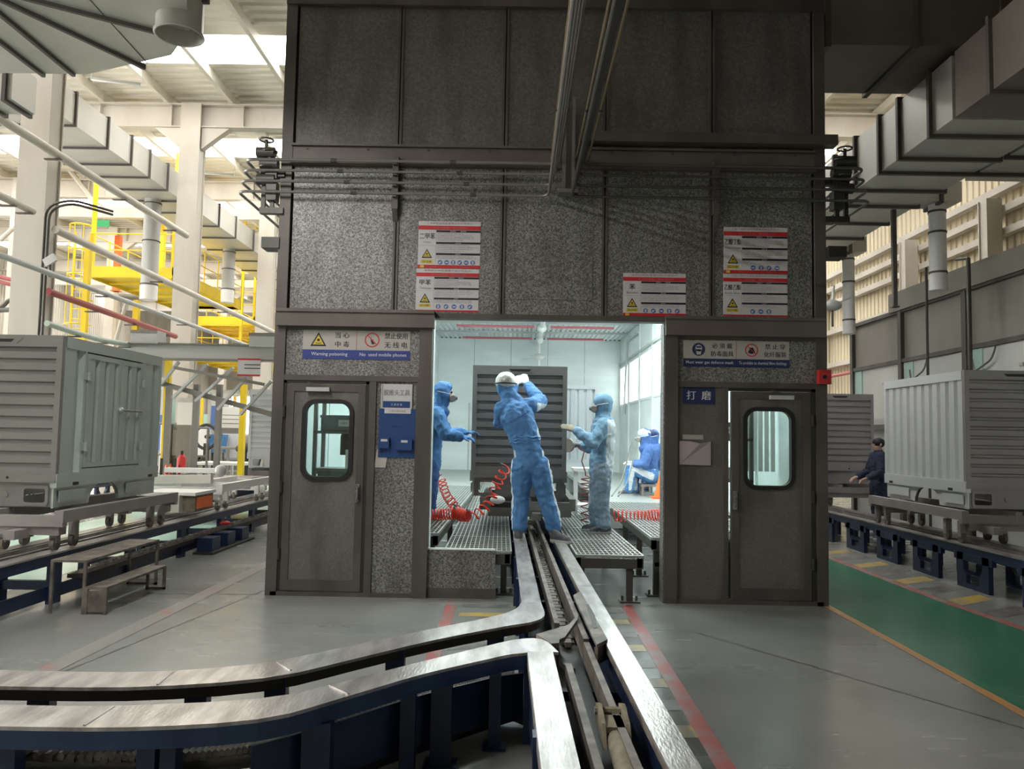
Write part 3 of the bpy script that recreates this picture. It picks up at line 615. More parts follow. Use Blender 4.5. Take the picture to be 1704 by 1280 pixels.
# ------------------------------------------------------------------ sprinkler pipes and fan under the booth ceiling
RT = 'red_tube'
t = thing('sprinkler_pipe', 'white ceiling pipe with red cross tubes inside the bright booth', 'pipe', (.55, 20, 4.3))
for y in (18.9, 21.2):
    tb('cross_tube', RT, t, [(-1.55, y, 4.28), (.35, y, 4.28)], .03); tb('cross_tube', RT, t, [(.75, y, 4.28), (2.3, y, 4.28)], .03)
    MB().sphere((.55, y, 4.25), .11, 10, 8).build('junction', 'white', t, True)
    for x in (-.7, 1.4): tb('hanger_rod', 'pvc', t, [(x, y, 4.28), (x, y, 4.46)], .012, 5)
tb('main_tube', 'white', t, [(.55, 17.5, 4.3), (.55, 22.7, 4.3)], .06); tb('drop', 'white', t, [(.55, 22, 4.3), (.55, 22, 3.95)], .05)
t = thing('ceiling_fan', 'white ceiling fan turning below the booth ceiling near its back wall', 'fan', (.55, 22, 3.8))
MB().sphere((.55, 22, 3.86), .16, 14, 8, (1, 1, .6)).build('motor', 'white', t, True)
for a in (.15, .15+2*PI/3, .15+4*PI/3):
    MB().bar((.55, 22, 3.84), (.55+.75*math.cos(a), 22+.75*math.sin(a), 3.84), .12, .012).build('blade', 'white', t)
tb('finial', 'white', t, [(.55, 22, 3.78), (.55, 22, 3.62)], .04, 8)
t = thing('wall_pipe', 'thin grey pipe with elbow on the right inner booth wall', 'pipe', (2.9, 19.5, 3))
tb('tube', 'pvc', t, corner([P(1062, 553, x=2.92), P(1044, 567, x=2.92), P(1041, 640, x=2.92), P(1039, 690, x=2.92)], .1), .035)

# ------------------------------------------------------------------ pipes on the booth face
def facepipe(label, k, side):
    zs = (4.335, 4.225, 4.115, 4.005); z = zs[k]; r = .015 if k else .017
    if side < 0:
        xe = .36-.032*k; path = [(-2.80-.02*k, 20, z), (-2.80-.02*k, 7.64, z), (xe, 7.64, z), (xe, 1.2, z)]
    else:
        xe = .60-.035*k; path = [(3.42+.02*k, 20, z), (3.42+.02*k, 7.64, z), (xe, 7.64, z), (xe, 1.2, z)]
    t = thing('air_pipe', label, 'pipe', (path[1][0], 7.64, z), 'air pipes along the booth front')
    tb('tube', 'pipe_mid' if side < 0 else 'pipe_dark', t, corner(path, .11, 6), r)
    for x in ((-1.9, -.7) if side < 0 else (1.2, 2.7)): tb('coupling', 'pipe_dark', t, [(x+.07*k-.03, 7.64, z), (x+.07*k+.03, 7.64, z)], r*1.35)
    return t
for k, w in enumerate(('topmost', 'second from top', 'third from top', 'lowest')):
    facepipe('grey air pipe over the left booth front, %s of the four' % w, k, -1); facepipe('dark air pipe over the right booth front, %s of the four' % w, k, 1)
for x, side, lb in ((.29, 0, 'left'), (.66, 1, 'right')):
    for k in range(2):
        xx = x+(.09*k if side == 0 else -.12*k)
        t = thing('copper_tube', 'brass coloured tube running overhead from the booth beam, %s one of the %s pair' % (('left', 'right')[k if side == 0 else 1-k], lb), 'pipe', (xx, 7.5, 4.4)); tb('tube', 'copper', t, [(xx, 7.7, 4.40), (xx, 1.2, 4.42)], .012, 6)
        for y in (6.5, 4.5): tb('clip', 'dark', t, [(xx, y-.02, 4.406), (xx, y+.02, 4.406)], .016, 6)
for x, lb in ((-1.28, 'left'), (1.95, 'right')):
    t = thing('pipe_bracket', 'dark steel bracket holding the %s run of booth pipes' % lb, 'bracket', (x, 7.7, 3.9))
    bx('upright', 'frame', t, x-.03, x+.03, 7.66, 7.74, 3.86, 4.40); MB().prism([(x-.025, 7.66, 3.86), (x+.025, 7.66, 3.86), (x+.025, 7.74, 3.74), (x-.025, 7.74, 3.74)], (0, .005, .0)).build('gusset', 'frame', t)
    for z in (4.31, 4.2, 4.09, 3.98): bx('arm', 'frame', t, x-.02, x+.02, 7.61, 7.66, z-.012, z)
t = thing('hanger_channel', 'short grey channel hanging at the middle of the booth front', 'bracket', (.46, 7.6, 4))
m = MB(); m.box(.40, .43, 7.58, 7.66, 4.05, 5.0); m.box(.49, .52, 7.58, 7.66, 4.05, 5.0); m.box(.40, .52, 7.66, 7.68, 4.05, 5.0); m.build('channel', 'pipe_mid', t); bx('foot', 'pipe_mid', t, .36, .56, 7.56, 7.7, 4.02, 4.06)
def valve_rack(label, sx, xa, xb, mat):
    t = thing('valve_rack', label, 'valves', ((xa+xb)/2, 7.7, 3.85))
    for x in (xa, (xa+xb)/2): bx('upright', mat, t, x-.02, x+.02, 7.70, 7.74, 3.82, 4.36)
    bx('crossbar', mat, t, min(xa, xb)-.03, max(xa, xb)+.03, 7.69, 7.76, 3.80, 3.86); bx('crossbar', mat, t, min(xa, xb)-.03, max(xa, xb)+.03, 7.69, 7.76, 4.18, 4.24)
    for k, (dx, z) in enumerate(((.10, 4.30), (.16, 4.14), (.20, 4.42))):
        x = xa+(xb-xa)*.55+sx*dx*.4; v = tb('valve_body', mat, t, [(x-.09, 7.68, z), (x+.09, 7.68, z)], .055, 10)
        tb('valve_stem', mat, v, [(x, 7.68, z), (x, 7.68, z+.13)], .018, 6); tb('handwheel', mat, v, [(x+.07*math.cos(a), 7.68+.07*math.sin(a), z+.13) for a in [2*PI*i/10 for i in range(11)]], .010, 5)
    for z in (3.98, 4.08, 4.2): bx('clamp_block', mat, t, xa-sx*.09-.05, xa-sx*.09+.05, 7.66, 7.78, z-.05, z+.04)
    bx('support_foot', mat, t, min(xa, xb), max(xa, xb)+.0, 7.7, 7.9, 3.45, 3.56)
valve_rack('cluster of dark valves and pipe loops at the left booth corner', -1, -2.62, -2.44, 'pipe_dark')
valve_rack('cluster of dark valves and pipe loops at the right booth corner', 1, 3.26, 3.08, 'dark')

# ------------------------------------------------------------------ signs
def tri_icon(mb_y, cx, cz, s, par, skull=True):
    h = s*.87
    MB().add([(cx-s/2, mb_y, cz-h/2), (cx+s/2, mb_y, cz-h/2), (cx, mb_y, cz+h/2)], [(0, 1, 2)]).build('warning_triangle', 'sign_black', par)
    s2 = s*.70; h2 = s2*.87; zc = cz-h*.035
    MB().add([(cx-s2/2, mb_y-.0008, zc-h2/2), (cx+s2/2, mb_y-.0008, zc-h2/2), (cx, mb_y-.0008, zc+h2/2)], [(0, 1, 2)]).build('warning_triangle', 'sign_yellow', par)
    y = mb_y-.0016; m = MB(); n = 12
    m.add([(cx+s*.09*math.cos(2*PI*i/n), y, zc-h*.02+s*.085*math.sin(2*PI*i/n)) for i in range(n)], [tuple(range(n))])
    for sg in (1, -1): m.add([(cx-s*.2, y, zc-h*.25+sg*s*.05-s*.012), (cx+s*.2, y, zc-h*.25-sg*s*.05-s*.012), (cx+s*.2, y, zc-h*.25-sg*s*.05+s*.012), (cx-s*.2, y, zc-h*.25+sg*s*.05+s*.012)], [(0, 1, 2, 3)])
    m.build('skull_mark', 'sign_black', par, fix=False)
def disc(mb, cx, cz, r, y, n=20, r0=0):
    if r0: 
        for i in range(n):
            a, b = 2*PI*i/n, 2*PI*(i+1)/n; mb.add([(cx+r0*math.cos(a), y, cz+r0*math.sin(a)), (cx+r*math.cos(a), y, cz+r*math.sin(a)), (cx+r*math.cos(b), y, cz+r*math.sin(b)), (cx+r0*math.cos(b), y, cz+r0*math.sin(b))], [(0, 1, 2, 3)])
    else: mb.add([(cx+r*math.cos(2*PI*i/n), y, cz+r*math.sin(2*PI*i/n)) for i in range(n)], [tuple(range(n))])
    return mb
BODY = ['可引起急性和慢性中毒，主要损害神经系统', '短期内吸入较高浓度可出现眼及上呼吸道', '明显的刺激症状，眼结膜及咽充血、头晕', '抢救人员穿戴防护用具立即将患者移至', '空气新鲜处，去除污染衣物，注意保暖', '皮肤污染时用肥皂水清洗，就医']
def card(label, x0, x1, z0, z1, zh, en, nic, seed, foot=True):
    t = thing('hazard_card', label, 'sign', ((x0+x1)/2, F, z0), 'hazard notice cards on the booth front'); w, h = x1-x0, z1-z0; y = F-.004
    bx('board', 'paper', t, x0, x1, y, F-.0005, z0, z1); yy = y-.0006
    def q(mat, a, b, c, d, nm='colour_band'): return MB().add([(x0+w*a, yy, z0+h*c), (x0+w*b, yy, z0+h*c), (x0+w*b, yy, z0+h*d), (x0+w*a, yy, z0+h*d)], [(0, 1, 2, 3)]).build(nm, mat, t, fix=False)
    q('sign_red', 0, 1, .815, .905); yt = yy-.0006
    text(zh+'职业病危害警示标识告知卡', x0+w*.5, z0+h*.955, yt, t, 'ink_red', h*.05, w*.74)
    text('对人体有害，请注意防护', x0+w*.52, z0+h*.86, yt, t, 'ink_red', h*.05, w*.56)
    text(zh, x0+w*.145, z0+h*.68, yt, t, 'sign_black', h*.13, maxw=w*.25); text(en, x0+w*.145, z0+h*.545, yt, t, 'ink', h*.055, maxw=w*.24)
    tri_icon(yt, x0+w*.145, z0+h*.31, w*.17, t)
    q('sign_yellow', .05, .24, .10, .175); text('当心中毒', x0+w*.145, z0+h*.137, yt, t, 'sign_black', h*.045, w*.14)
    q('ink', .285, .288, .1, .81, 'divider'); q('ink', .01, .285, .48, .484, 'divider')
    for zc, s in ((.785, '健康危害            理化特性'), (.535, '应急处理'), (.30, '注意防护')):
        q('sign_black', .29, 1, zc-.022, zc+.024); text(s, x0+w*.64, z0+h*zc, yt, t, 'paper', h*.028)
    for i, zc in enumerate((.735, .70, .665, .63, .595, .485, .445, .405, .365, .25, .215)):
        s = BODY[(i*2+seed) % 6]+'，'+BODY[(i*3+seed+1) % 6]; text(s if i % 4 else s[:24], x0+w*.305, z0+h*zc, yt, t, 'ink', h*.022, align='L', maxw=w*.66)
    m = MB(); m2 = MB(); dx = .63/max(nic, 1) if nic > 4 else .125; a0 = .36 if nic > 4 else .46
    for i in range(nic):
        cx = x0+w*(a0+i*dx); cz = z0+h*(.125 if foot else .115); disc(m, cx, cz, w*.038, yt); k = (i+seed) % 3
        if k == 0: disc(m2, cx, cz+w*.008, w*.017, yt-.0005, 8); m2.add([(cx-w*.02, yt-.0005, cz-w*.026), (cx+w*.02, yt-.0005, cz-w*.026), (cx, yt-.0005, cz+w*.004)], [(0, 1, 2)])
        elif k == 1: disc(m2, cx-w*.008, cz-w*.006, w*.017, yt-.0005, 7); disc(m2, cx+w*.012, cz+w*.012, w*.009, yt-.0005, 6)
        else: m2.add([(cx-w*.022, yt-.0005, cz-w*.012), (cx+w*.022, yt-.0005, cz-w*.012), (cx+w*.022, yt-.0005, cz+w*.008), (cx-w*.022, yt-.0005, cz+w*.008)], [(0, 1, 2, 3)])
    tag(m.build('icon_disc', 'icon_blue', t, fix=False), None, None, kind='stuff'); tag(m2.build('icon_symbol', 'paper', t, fix=False), None, None, kind='stuff')
    q('sign_red', 0, 1, 0, .07 if foot else .035)
    if foot:
        MB().add([(x0+w*a_, yy-.0008, z0+h*c_) for a_, c_ in ((.04, .008), (.10, .008), (.10, .062), (.04, .062))], [(0, 1, 2, 3)]).build('emblem', 'sign_yellow', t, fix=False); text('急救电话 120', x0+w*.28, z0+h*.035, yt, t, 'ink_red', h*.025); text('职业健康咨询电话', x0+w*.75, z0+h*.035, yt, t, 'ink_red', h*.025)
card('xylene hazard card, upper one of the left pair on the booth front', -1.043, -.414, 3.278, 3.760, '二甲苯', 'Xylene', 6, 1)
card('toluene hazard card, lower one of the left pair on the booth front', -1.053, -.420, 2.838, 3.272, '甲苯', 'Toluene', 5, 0, False)
card('butyl acetate hazard card, upper one of the right pair', 2.041, 2.683, 3.276, 3.748, '乙酸丁酯', 'Butyl Acetate', 4, 2)
card('ethyl acetate hazard card, lower one of the right pair', 2.036, 2.68, 2.842, 3.270, '乙酸乙酯', 'Acetic Ether', 3, 1, False)
card('benzene hazard card, hanging alone above the opening', 1.032, 1.662, 2.826, 3.262, '苯', 'Benzene', 5, 0)
def safety_sign(label, x0, x1, z0, z1, left, right, mat, en_mat):
    t = thing('safety_sign', label, 'sign', ((x0+x1)/2, F, z0)); w, h = x1-x0, z1-z0; y = F-.005; zb = z0+h*.31; xm = (x0+x1)/2
    bx('board', mat, t, x0, x1, y, F-.0005, z0, z1); yy = y-.0006
    MB().add([(x0, yy, z0), (x1, yy, z0), (x1, yy, zb), (x0, yy, zb)], [(0, 1, 2, 3)]).build('colour_band', en_mat, t, fix=False)
    MB().add([(xm-.003, yy, zb), (xm+.003, yy, zb), (xm+.003, yy, z1), (xm-.003, yy, z1)], [(0, 1, 2, 3)]).build('divider', 'ink_red', t, fix=False)
    for side, (icon, l1, l2, en) in enumerate((left, right)):
        xa = x0 if side == 0 else xm; ww = w/2; cx, cz = xa+ww*.29, z0+h*.655; r = h*.245
        if icon == 'tri': tri_icon(yy, cx, cz-.0, ww*.30, t)
        elif icon == 'mask':
            disc(MB(), cx, cz, r, yy, 28).build('icon_disc', 'sign_navy', t, fix=False)
            m = MB(); y2 = yy-.0006; disc(m, cx, cz+r*.2, r*.52, y2, 18); m.add([(cx-r*.45, y2, cz), (cx+r*.45, y2, cz), (cx+r*.3, y2, cz-r*.8), (cx-r*.3, y2, cz-r*.8)], [(0, 3, 2, 1)]); m.build('icon_symbol', 'pvc', t, fix=False)
            MB().add([(cx-r*.4, y2-.0005, cz+r*.25), (cx+r*.4, y2-.0005, cz+r*.25), (cx+r*.35, y2-.0005, cz+r*.48), (cx-r*.35, y2-.0005, cz+r*.48)], [(0, 1, 2, 3)]).build('icon_symbol', 'sign_navy', t, fix=False)
        else:
            disc(MB(), cx, cz, r, yy, 28, r*.84).build('prohibition_ring', 'sign_red', t, fix=False)
            c, s_ = math.cos(-PI/4), math.sin(-PI/4); k = r*.9; o = r*.06
            MB().add([(cx-k*c+o*s_, yy-.0008, cz-k*s_-o*c), (cx+k*c+o*s_, yy-.0008, cz+k*s_-o*c), (cx+k*c-o*s_, yy-.0008, cz+k*s_+o*c), (cx-k*c-o*s_, yy-.0008, cz-k*s_+o*c)], [(0, 1, 2, 3)]).build('prohibition_bar', 'sign_red', t, fix=False)
            m = MB(); y2 = yy-.0004
            if icon == 'phone': m.add([(cx-r*.05, y2, cz-r*.55), (cx+r*.35, y2, cz-r*.6), (cx+r*.15, y2, cz+r*.05), (cx-r*.25, y2, cz+r*.15)], [(0, 1, 2, 3)]); m.add([(cx-r*.2, y2, cz+r*.1), (cx-r*.1, y2, cz+r*.05), (cx-r*.12, y2, cz+r*.6)], [(0, 1, 2)])
            else:
                m.add([(cx-r*.28, y2, cz-r*.55), (cx+r*.28, y2, cz-r*.55), (cx+r*.25, y2, cz+r*.4), (cx-r*.25, y2, cz+r*.4)], [(0, 1, 2, 3)])
                for sg in (-1, 1): m.add([(cx+sg*r*.22, y2, cz+r*.38), (cx+sg*r*.56, y2, cz-r*.4), (cx+sg*r*.34, y2, cz-r*.5), (cx+sg*r*.2, y2, cz+r*.05)], [(0, 1, 2, 3)])
            m.build('icon_symbol', 'sign_black', t, fix=False)
        text(l1, xa+ww*.735, z0+h*.80, yy, t, 'sign_black', h*.20, maxw=ww*.42); text(l2, xa+ww*.735, z0+h*.50, yy, t, 'sign_black', h*.20, maxw=ww*.42)
        text(en, xa+ww*.5, z0+h*.155, yy-.0006, t, 'text_white', h*.145, maxw=ww*.9)
safety_sign('white and blue poisoning and mobile phone warning sign above the left door', -2.175, -1.096, 2.338, 2.641, ('tri', '当 心', '中 毒', 'Warning poisoning'), ('phone', '禁止使用', '无 线 电', 'No  used mobile phones'), 'paper_warm', 'sign_blue')
safety_sign('white and blue gas mask and clothing sign above the right door', 1.639, 2.694, 2.326, 2.592, ('mask', '必 须 戴', '防毒面具', 'Must wear gas defence mask'), ('coat', '禁 止 穿', '化纤服装', 'To prohibit to chemical fibre clothings'), 'paper_warm', 'sign_navy')
def fpx(x, y_): return P(x, y_, y=F)
a, b = fpx(1136, 672), fpx(1189, 644)
t = thing('name_plate', 'small navy plate with two pale characters beside the right door', 'sign', a); bx('board', 'sign_navy', t, a.x, b.x, F-.008, F-.0005, a.z, b.z)
text('打  磨', (a.x+b.x)/2, (a.z+b.z)/2, F-.009, t, 'text_white', .09, maxw=.24)
a, b = fpx(634, 680), fpx(687, 640)
t = thing('label_holder', 'clear label holder with white card and blue strip above blue board', 'sign', a); bx('board', 'paper', t, a.x, b.x, F-.01, F-.0005, a.z, b.z)
MB().add([(a.x+.02, F-.0106, a.z+.01), (b.x-.02, F-.0106, a.z+.01), (b.x-.02, F-.0106, a.z+.075), (a.x+.02, F-.0106, a.z+.075)], [(0, 1, 2, 3)]).build('colour_band', 'board_blue', t, fix=False)
text('脱推头工具', (a.x+b.x)/2, b.z-.085, F-.0112, t, 'ink', .06, maxw=.26)
text('工 具 存 放', (a.x+b.x)/2, a.z+.042, F-.0115, t, 'text_white', .022)
for x in (a.x, b.x-.012): bx('clip_edge', 'pvc', t, x, x+.012, F-.018, F-.01, a.z, b.z)
a, b = fpx(629, 761), fpx(692, 681)
t = thing('tool_board', 'blue tool board with two small pockets left of the opening', 'board', a); bx('board', 'board_blue', t, a.x, b.x, F-.012, F-.0005, a.z, b.z)
for (p, q_) in (((631, 746), (649, 729)), ((660, 749), (687, 731))):
    c, d = fpx(*p), fpx(*q_); pk = bx('pocket', 'board_blue', t, c.x, d.x, F-.05, F-.012, c.z, d.z); bx('pocket_label', 'paper', pk, (c.x+d.x)/2-.03, (c.x+d.x)/2+.035, F-.0515, F-.05, d.z-.035, d.z-.012)
c, d = fpx(640, 688), fpx(684, 681); bx('title_strip', 'paper', t, c.x, d.x, F-.0135, F-.012, c.z, d.z); text('工具目视化看板', (c.x+d.x)/2, (c.z+d.z)/2, F-.0142, t, 'ink_red', .022, maxw=.24)
c = fpx(658, 710); MB().prism([(c.x-.05, F-.0125, c.z), (c.x, F-.0125, c.z-.014), (c.x+.06, F-.0125, c.z), (c.x, F-.0125, c.z+.012)], (0, .0005, 0)).build('dark_smudge', 'sign_navy', t)
a, b = fpx(623, 778), fpx(646, 750)
t = thing('paper_note', 'plain beige paper hanging below the blue tool board', 'paper', a); MB().prism([(a.x, F-.004, a.z), (b.x-.02, F-.010, a.z+.0), (b.x, F-.004, b.z), (a.x+.02, F-.004, b.z+.01)], (0, .003, 0)).build('sheet', 'paper_warm', t); MB().bar((a.x+.05, F-.012, b.z-.01), (a.x+.08, F-.012, b.z-.01), .02, .015).build('magnet', 'dark', t)
a, b = fpx(1130, 773), fpx(1182, 735)
t = thing('paper_note', 'mauve paper pocket with curled top on the right panel', 'paper', a); MB().prism([(a.x, F-.02, a.z), (b.x, F-.02, a.z-.005), (b.x, F-.02, b.z), (a.x+.2, F-.035, b.z-.02), (a.x+.1, F-.03, b.z+.0), (a.x, F-.02, b.z)], (0, .018, 0)).build('sheet', 'pink', t)
c, d = fpx(1136, 731), fpx(1170, 724); bx('title_strip', 'paper_warm', t, c.x, d.x, F-.003, F-.0005, c.z, d.z)
a, b = fpx(1357, 640), fpx(1375, 617)
t = thing('alarm_box', 'small red alarm box on the right booth post', 'alarm', a); bx('housing', 'red', t, a.x, b.x+.01, F-.10, F-.03, a.z, b.z); tb('button', 'sign_black', t, [((a.x+b.x)/2, F-.105, (a.z+b.z)/2), ((a.x+b.x)/2, F-.10, (a.z+b.z)/2)], .02, 10)
# ================================================================== CONVEYORS
RZ = .47
def skew(y): return -.021*(y-2.74)
def resample(pts, n):
    p = [Vector(q) for q in pts]; p = [p[0]*2-p[1]]+p+[p[-1]*2-p[-2]]; out = []; segs = len(p)-3
    for i in range(n+1):
        u = min(i/n*segs, segs-1e-6); k = int(u); t = u-k; a, b, c, d = p[k:k+4]
        out.append(.5*((2*b)+(c-a)*t+(2*a-5*b+4*c-d)*t*t+(3*b-a-3*c+d)*t**3))
    return out
def ribbon(ea, eb, z0, z1, n=28):
    """solid plate between two plan edges"""
    A, B = resample(ea, n), resample(eb, n); m = MB(); v = lambda p, z: (p.x, p.y, z)
    for i in range(n):
        m.quad(v(A[i], z1), v(A[i+1], z1), v(B[i+1], z1), v(B[i], z1)); m.quad(v(A[i], z0), v(B[i], z0), v(B[i+1], z0), v(A[i+1], z0))
        m.quad(v(A[i], z0), v(A[i+1], z0), v(A[i+1], z1), v(A[i], z1)); m.quad(v(B[i], z0), v(B[i], z1), v(B[i+1], z1), v(B[i+1], z0))
    for i in (0, n): m.quad(v(A[i], z0), v(A[i], z1), v(B[i], z1), v(B[i], z0))
    b = m; return b
def off(e, d):
    e = [Vector(p) for p in e]; out = []
    for i in range(len(e)):
        t = (e[min(i+1, len(e)-1)]-e[max(i-1, 0)]).normalized(); out.append(e[i]+Vector((-t.y, t.x))*d)
    return out
# ---- main line through the booth
ml = thing('floor_conveyor', 'straight steel floor conveyor running into the booth opening', 'conveyor', (.35, 5, 0))
def straight(name, mat, xa, xb, y0, y1, z0, z1, par=ml):
    m = MB(); a, b = skew(y0), skew(y1)
    m.add([(xa+a, y0, z0), (xb+a, y0, z0), (xb+b, y1, z0), (xa+b, y1, z0), (xa+a, y0, z1), (xb+a, y0, z1), (xb+b, y1, z1), (xa+b, y1, z1)],
          [(3, 2, 1, 0), (4, 5, 6, 7), (0, 1, 5, 4), (1, 2, 6, 5), (2, 3, 7, 6), (3, 0, 4, 7)]); return m.build(name, mat, par)
for y0, y1 in ((1.0, 4.18), ):
    straight('rail_plate', 'rail', .10, .235, y0, y1, .455, RZ); straight('rail_web', 'blue_frame', .11, .125, y0, y1, .12, .455); straight('rail_lip', 'rail', .099, .106, y0, y1, .40, .455)
straight('rail_plate', 'rail', .10, .235, 5.40, 20, .455, RZ); straight('rail_web', 'blue_frame', .11, .125, 5.2, 20, .12, .455)
straight('rail_plate', 'rail', .54, .655, 1.0, 6.02, .455, RZ); straight('rail_plate', 'rail', .54, .655, 6.03, 20, .455, RZ)
straight('rail_web', 'blue_frame', .565, .58, 1.0, 20, .12, .455); straight('rail_lip', 'rail_dirty', .54, .548, 1, 20, .425, .455)
straight('guide_bar', 'rail_dirty', .295, .328, 1.0, 4.12, .34, .43); straight('guide_bar', 'rail_dirty', .295, .328, 4.95, 20, .35, .44)
straight('guide_bar', 'rail_dirty', .435, .468, 1.0, 4.55, .32, .43); straight('guide_bar', 'rail_dirty', .435, .468, 4.56, 20, .32, .445)
straight('track_channel', 'dark', .328, .435, 1.0, 20, .27, .29); straight('track_channel', 'dark', .14, .56, 1.0, 20, .08, .10)
for k in range(12):
    y = 2.0+k*1.1
    if 4.2 < y < 5.1: continue
    for x in (.115, .60): bx('foot', 'blue_frame', ml, x+skew(y)-.03, x+skew(y)+.03, y-.04, y+.04, 0, .45)
    bx('cross_tie', 'blue_frame', ml, .13+skew(y), .57+skew(y), y-.03, y+.03, .22, .27)
ch = MB()
for k in range(70):
    y = 4.9+k*.11; x = .38+skew(y); w = .03 if k % 2 else .02
    ch.box(x-w, x+w, y, y+.09, .305, .335); ch.tube([(x-.04, y+.05, .32), (x+.04, y+.05, .32)], .013, 5)
tag(ch.build('drive_chain', 'rail_dirty', ml), None, None, kind='stuff')
q = P(888, 868, z=.44); m = MB(); m.box(.33+skew(q.y), .43+skew(q.y), q.y-.12, q.y+.1, .40, .47); m.box(.345+skew(q.y), .415+skew(q.y), q.y-.02, q.y+.06, .47, .52); m.build('pusher_dog', 'rail', ml)
m = MB(); m.prism([(*P(*p, z=.455).xy, .452) for p in ((892, 1061), (923, 1052), (946, 1045), (963, 1026), (961, 1036), (940, 1066), (931, 1070), (930, 1076), (918, 1077))], (0, 0, .022)); m.build('switch_tongue', 'rail_dirty', ml)
m = MB(); m.prism([(*P(*p, z=.48).xy, .472) for p in ((954, 993), (966, 986), (1011, 1067), (993, 1076))], (0, 0, .018)); m.build('guide_plate', 'rail_dirty', ml)
m = MB(); m.prism([(*P(*p, z=.492).xy, .4905) for p in ((975, 1006), (979, 1005), (990, 1024), (994, 1044), (988, 1046), (984, 1030))], (0, 0, .0015)); m.build('slot', 'black', ml)
m = MB(); m.bar((*P(1011, 1067, z=.47).xy, .42), (*P(992, 1076, z=.47).xy, .42), .02, .09); m.build('end_plate', 'rail_dirty', ml)
a, b = P(991, 1172, z=.40), P(1050, 1290, z=.40); t = thing('tow_bar', 'dusty olive tow bar with clevis lying between the near rails', 'tow bar', a)
a = Vector((.42, 3.30, .385)); b = Vector((.405, 2.0, .385))
tb('rod', 'mud', t, [a, a.lerp(b, .1), b], [.03, .04, .04], 14)
for dx in (-.05, .05): MB().prism([(a.x+dx-.008, a.y-.12, .36), (a.x+dx-.008, a.y+.16, .37), (a.x+dx-.008, a.y+.2, .44), (a.x+dx-.008, a.y+.1, .47), (a.x+dx-.008, a.y-.05, .44)], (.016, 0, 0)).build('clevis_plate', 'mud', t)
tb('pin', 'mud', t, [(a.x-.07, a.y+.13, .43), (a.x+.07, a.y+.13, .43)], .018, 8); bx('block', 'mud', t, a.x-.04, a.x+.04, a.y-.06, a.y+.08, .35, .43)

# ---- curved branch to the left
br = thing('branch_conveyor', 'curved steel conveyor branch sweeping in from the left', 'conveyor', (-1.5, 3.5, 0))
UB = [(-4.6, 3.69), (-3.2, 3.685), (-2.39, 3.683), (-1.726, 3.70), (-1.25, 3.87), (-.90, 4.19), (-.54, 4.56), (-.22, 4.87), (-.06, 5.06), (.015, 5.22), (.044, 5.40)]
UF = [(-4.6, 3.46), (-3.2, 3.455), (-2.236, 3.455), (-1.624, 3.49), (-1.12, 3.66), (-.80, 3.98), (-.46, 4.35), (-.058, 4.71), (.11, 4.84), (.19, 5.02), (.179, 5.40)]
LB = [(-4.6, 3.23), (-3.2, 3.228), (-2.09, 3.231), (-1.609, 3.253), (-1.054, 3.38), (-.78, 3.62), (-.466, 3.95), (-.2, 4.22), (.014, 4.42), (.16, 4.43), (.235, 4.18)]
LF = [(-4.6, 3.005), (-3.2, 3.003), (-1.937, 3.003), (-1.402, 3.03), (-.98, 3.145), (-.74, 3.39), (-.442, 3.74), (-.18, 3.98), (-.03, 4.11), (.05, 4.15), (.10, 4.18)]
ribbon(UB, UF, .455, RZ).build('rail_plate', 'rail', br); ribbon(LB, LF, .455, RZ).build('rail_plate', 'rail', br)
ribbon(off(UF, .03), off(UF, .045), .40, .455).build('rail_web', 'dark', br); ribbon(LF, off(LF, .014), .385, .455).build('side_beam', 'blue_beam', br); ribbon(off(LF, .12), off(LF, .13), .39, .455).build('rail_web', 'blue_frame', br)
for p, d in ((0, 0),):
    ribbon(off(LB, -.012), LB, .40, .455).build('rail_web', 'dark', br); ribbon(off(LB, .055), off(LB, .095), .35, .38).build('guide_bar', 'dark', br)
# weld seams across the plates
for a, b in (((262, 1140), (287, 1119)), ((462, 1102), (484, 1116)), ((140, 1208), (190, 1176)), ((549, 1141), (580, 1155))):
    A, B = P(*a, z=RZ+.001), P(*b, z=RZ+.001); MB().bar(A, B, .010, .008).build('weld_seam', 'rail', br)
UFr, LFr = resample(UF, 60), resample(LF, 60)
def near(c, x): return min(c, key=lambda p: abs(p.x-x))
for px_ in (30, 290, 428, 640, 803):
    q = P(px_+14, 1130 if px_ < 400 else 1160-(px_-400)*.22, z=RZ); p = near(UFr, P(px_+14, 1143 if px_ < 300 else 1128-(px_-428)*.21, z=RZ).x); bx('post', 'blue_frame', br, p.x-.05, p.x+.05, p.y+.07, p.y+.13, 0, .455)
for px_, w in ((8, .05), (255, .035), (287, .03), (525, .06), (668, .035), (733, .05), (826, .03)):
    p = near(LFr, P(px_, 1209 if px_ < 300 else 1175-(px_-500)*.25, z=RZ).x); bx('post', 'blue_frame', br, p.x-w, p.x+w, p.y+.02, p.y+.09, 0, .39)
    bx('foot_plate', 'blue_frame', br, p.x-w-.03, p.x+w+.03, p.y, p.y+.12, 0, .012)
ribbon(off(LF[4:], .09), off(LF[4:], .105), .10, .335).build('side_plate', 'blue_frame', br); ribbon(off(LF[:5], .10), off(LF[:5], .115), .05, .20).build('side_plate', 'blue_frame', br)
ribbon(off(LF, .13), off(LF, .33), .235, .25).build('chain_tray', 'dark', br)
ribbon(off(LF, .36), off(LB, -.01), .03, .13).build('lower_trough', 'dark', br)
cc = resample([Vector(p) for p in off(LF, .2)], 150); m = MB()
for i in range(0, 148):
    a, b = cc[i], cc[i+1]; w = .055 if i % 2 else .03; m.bar((a.x, a.y, .285), (b.x, b.y, .285), w, .035)
    m.tube([(a.x, a.y-.05, .30), (a.x, a.y+.05, .30)], .016, 5)
tag(m.build('drive_chain', 'rail_dirty', br), None, None, kind='stuff')

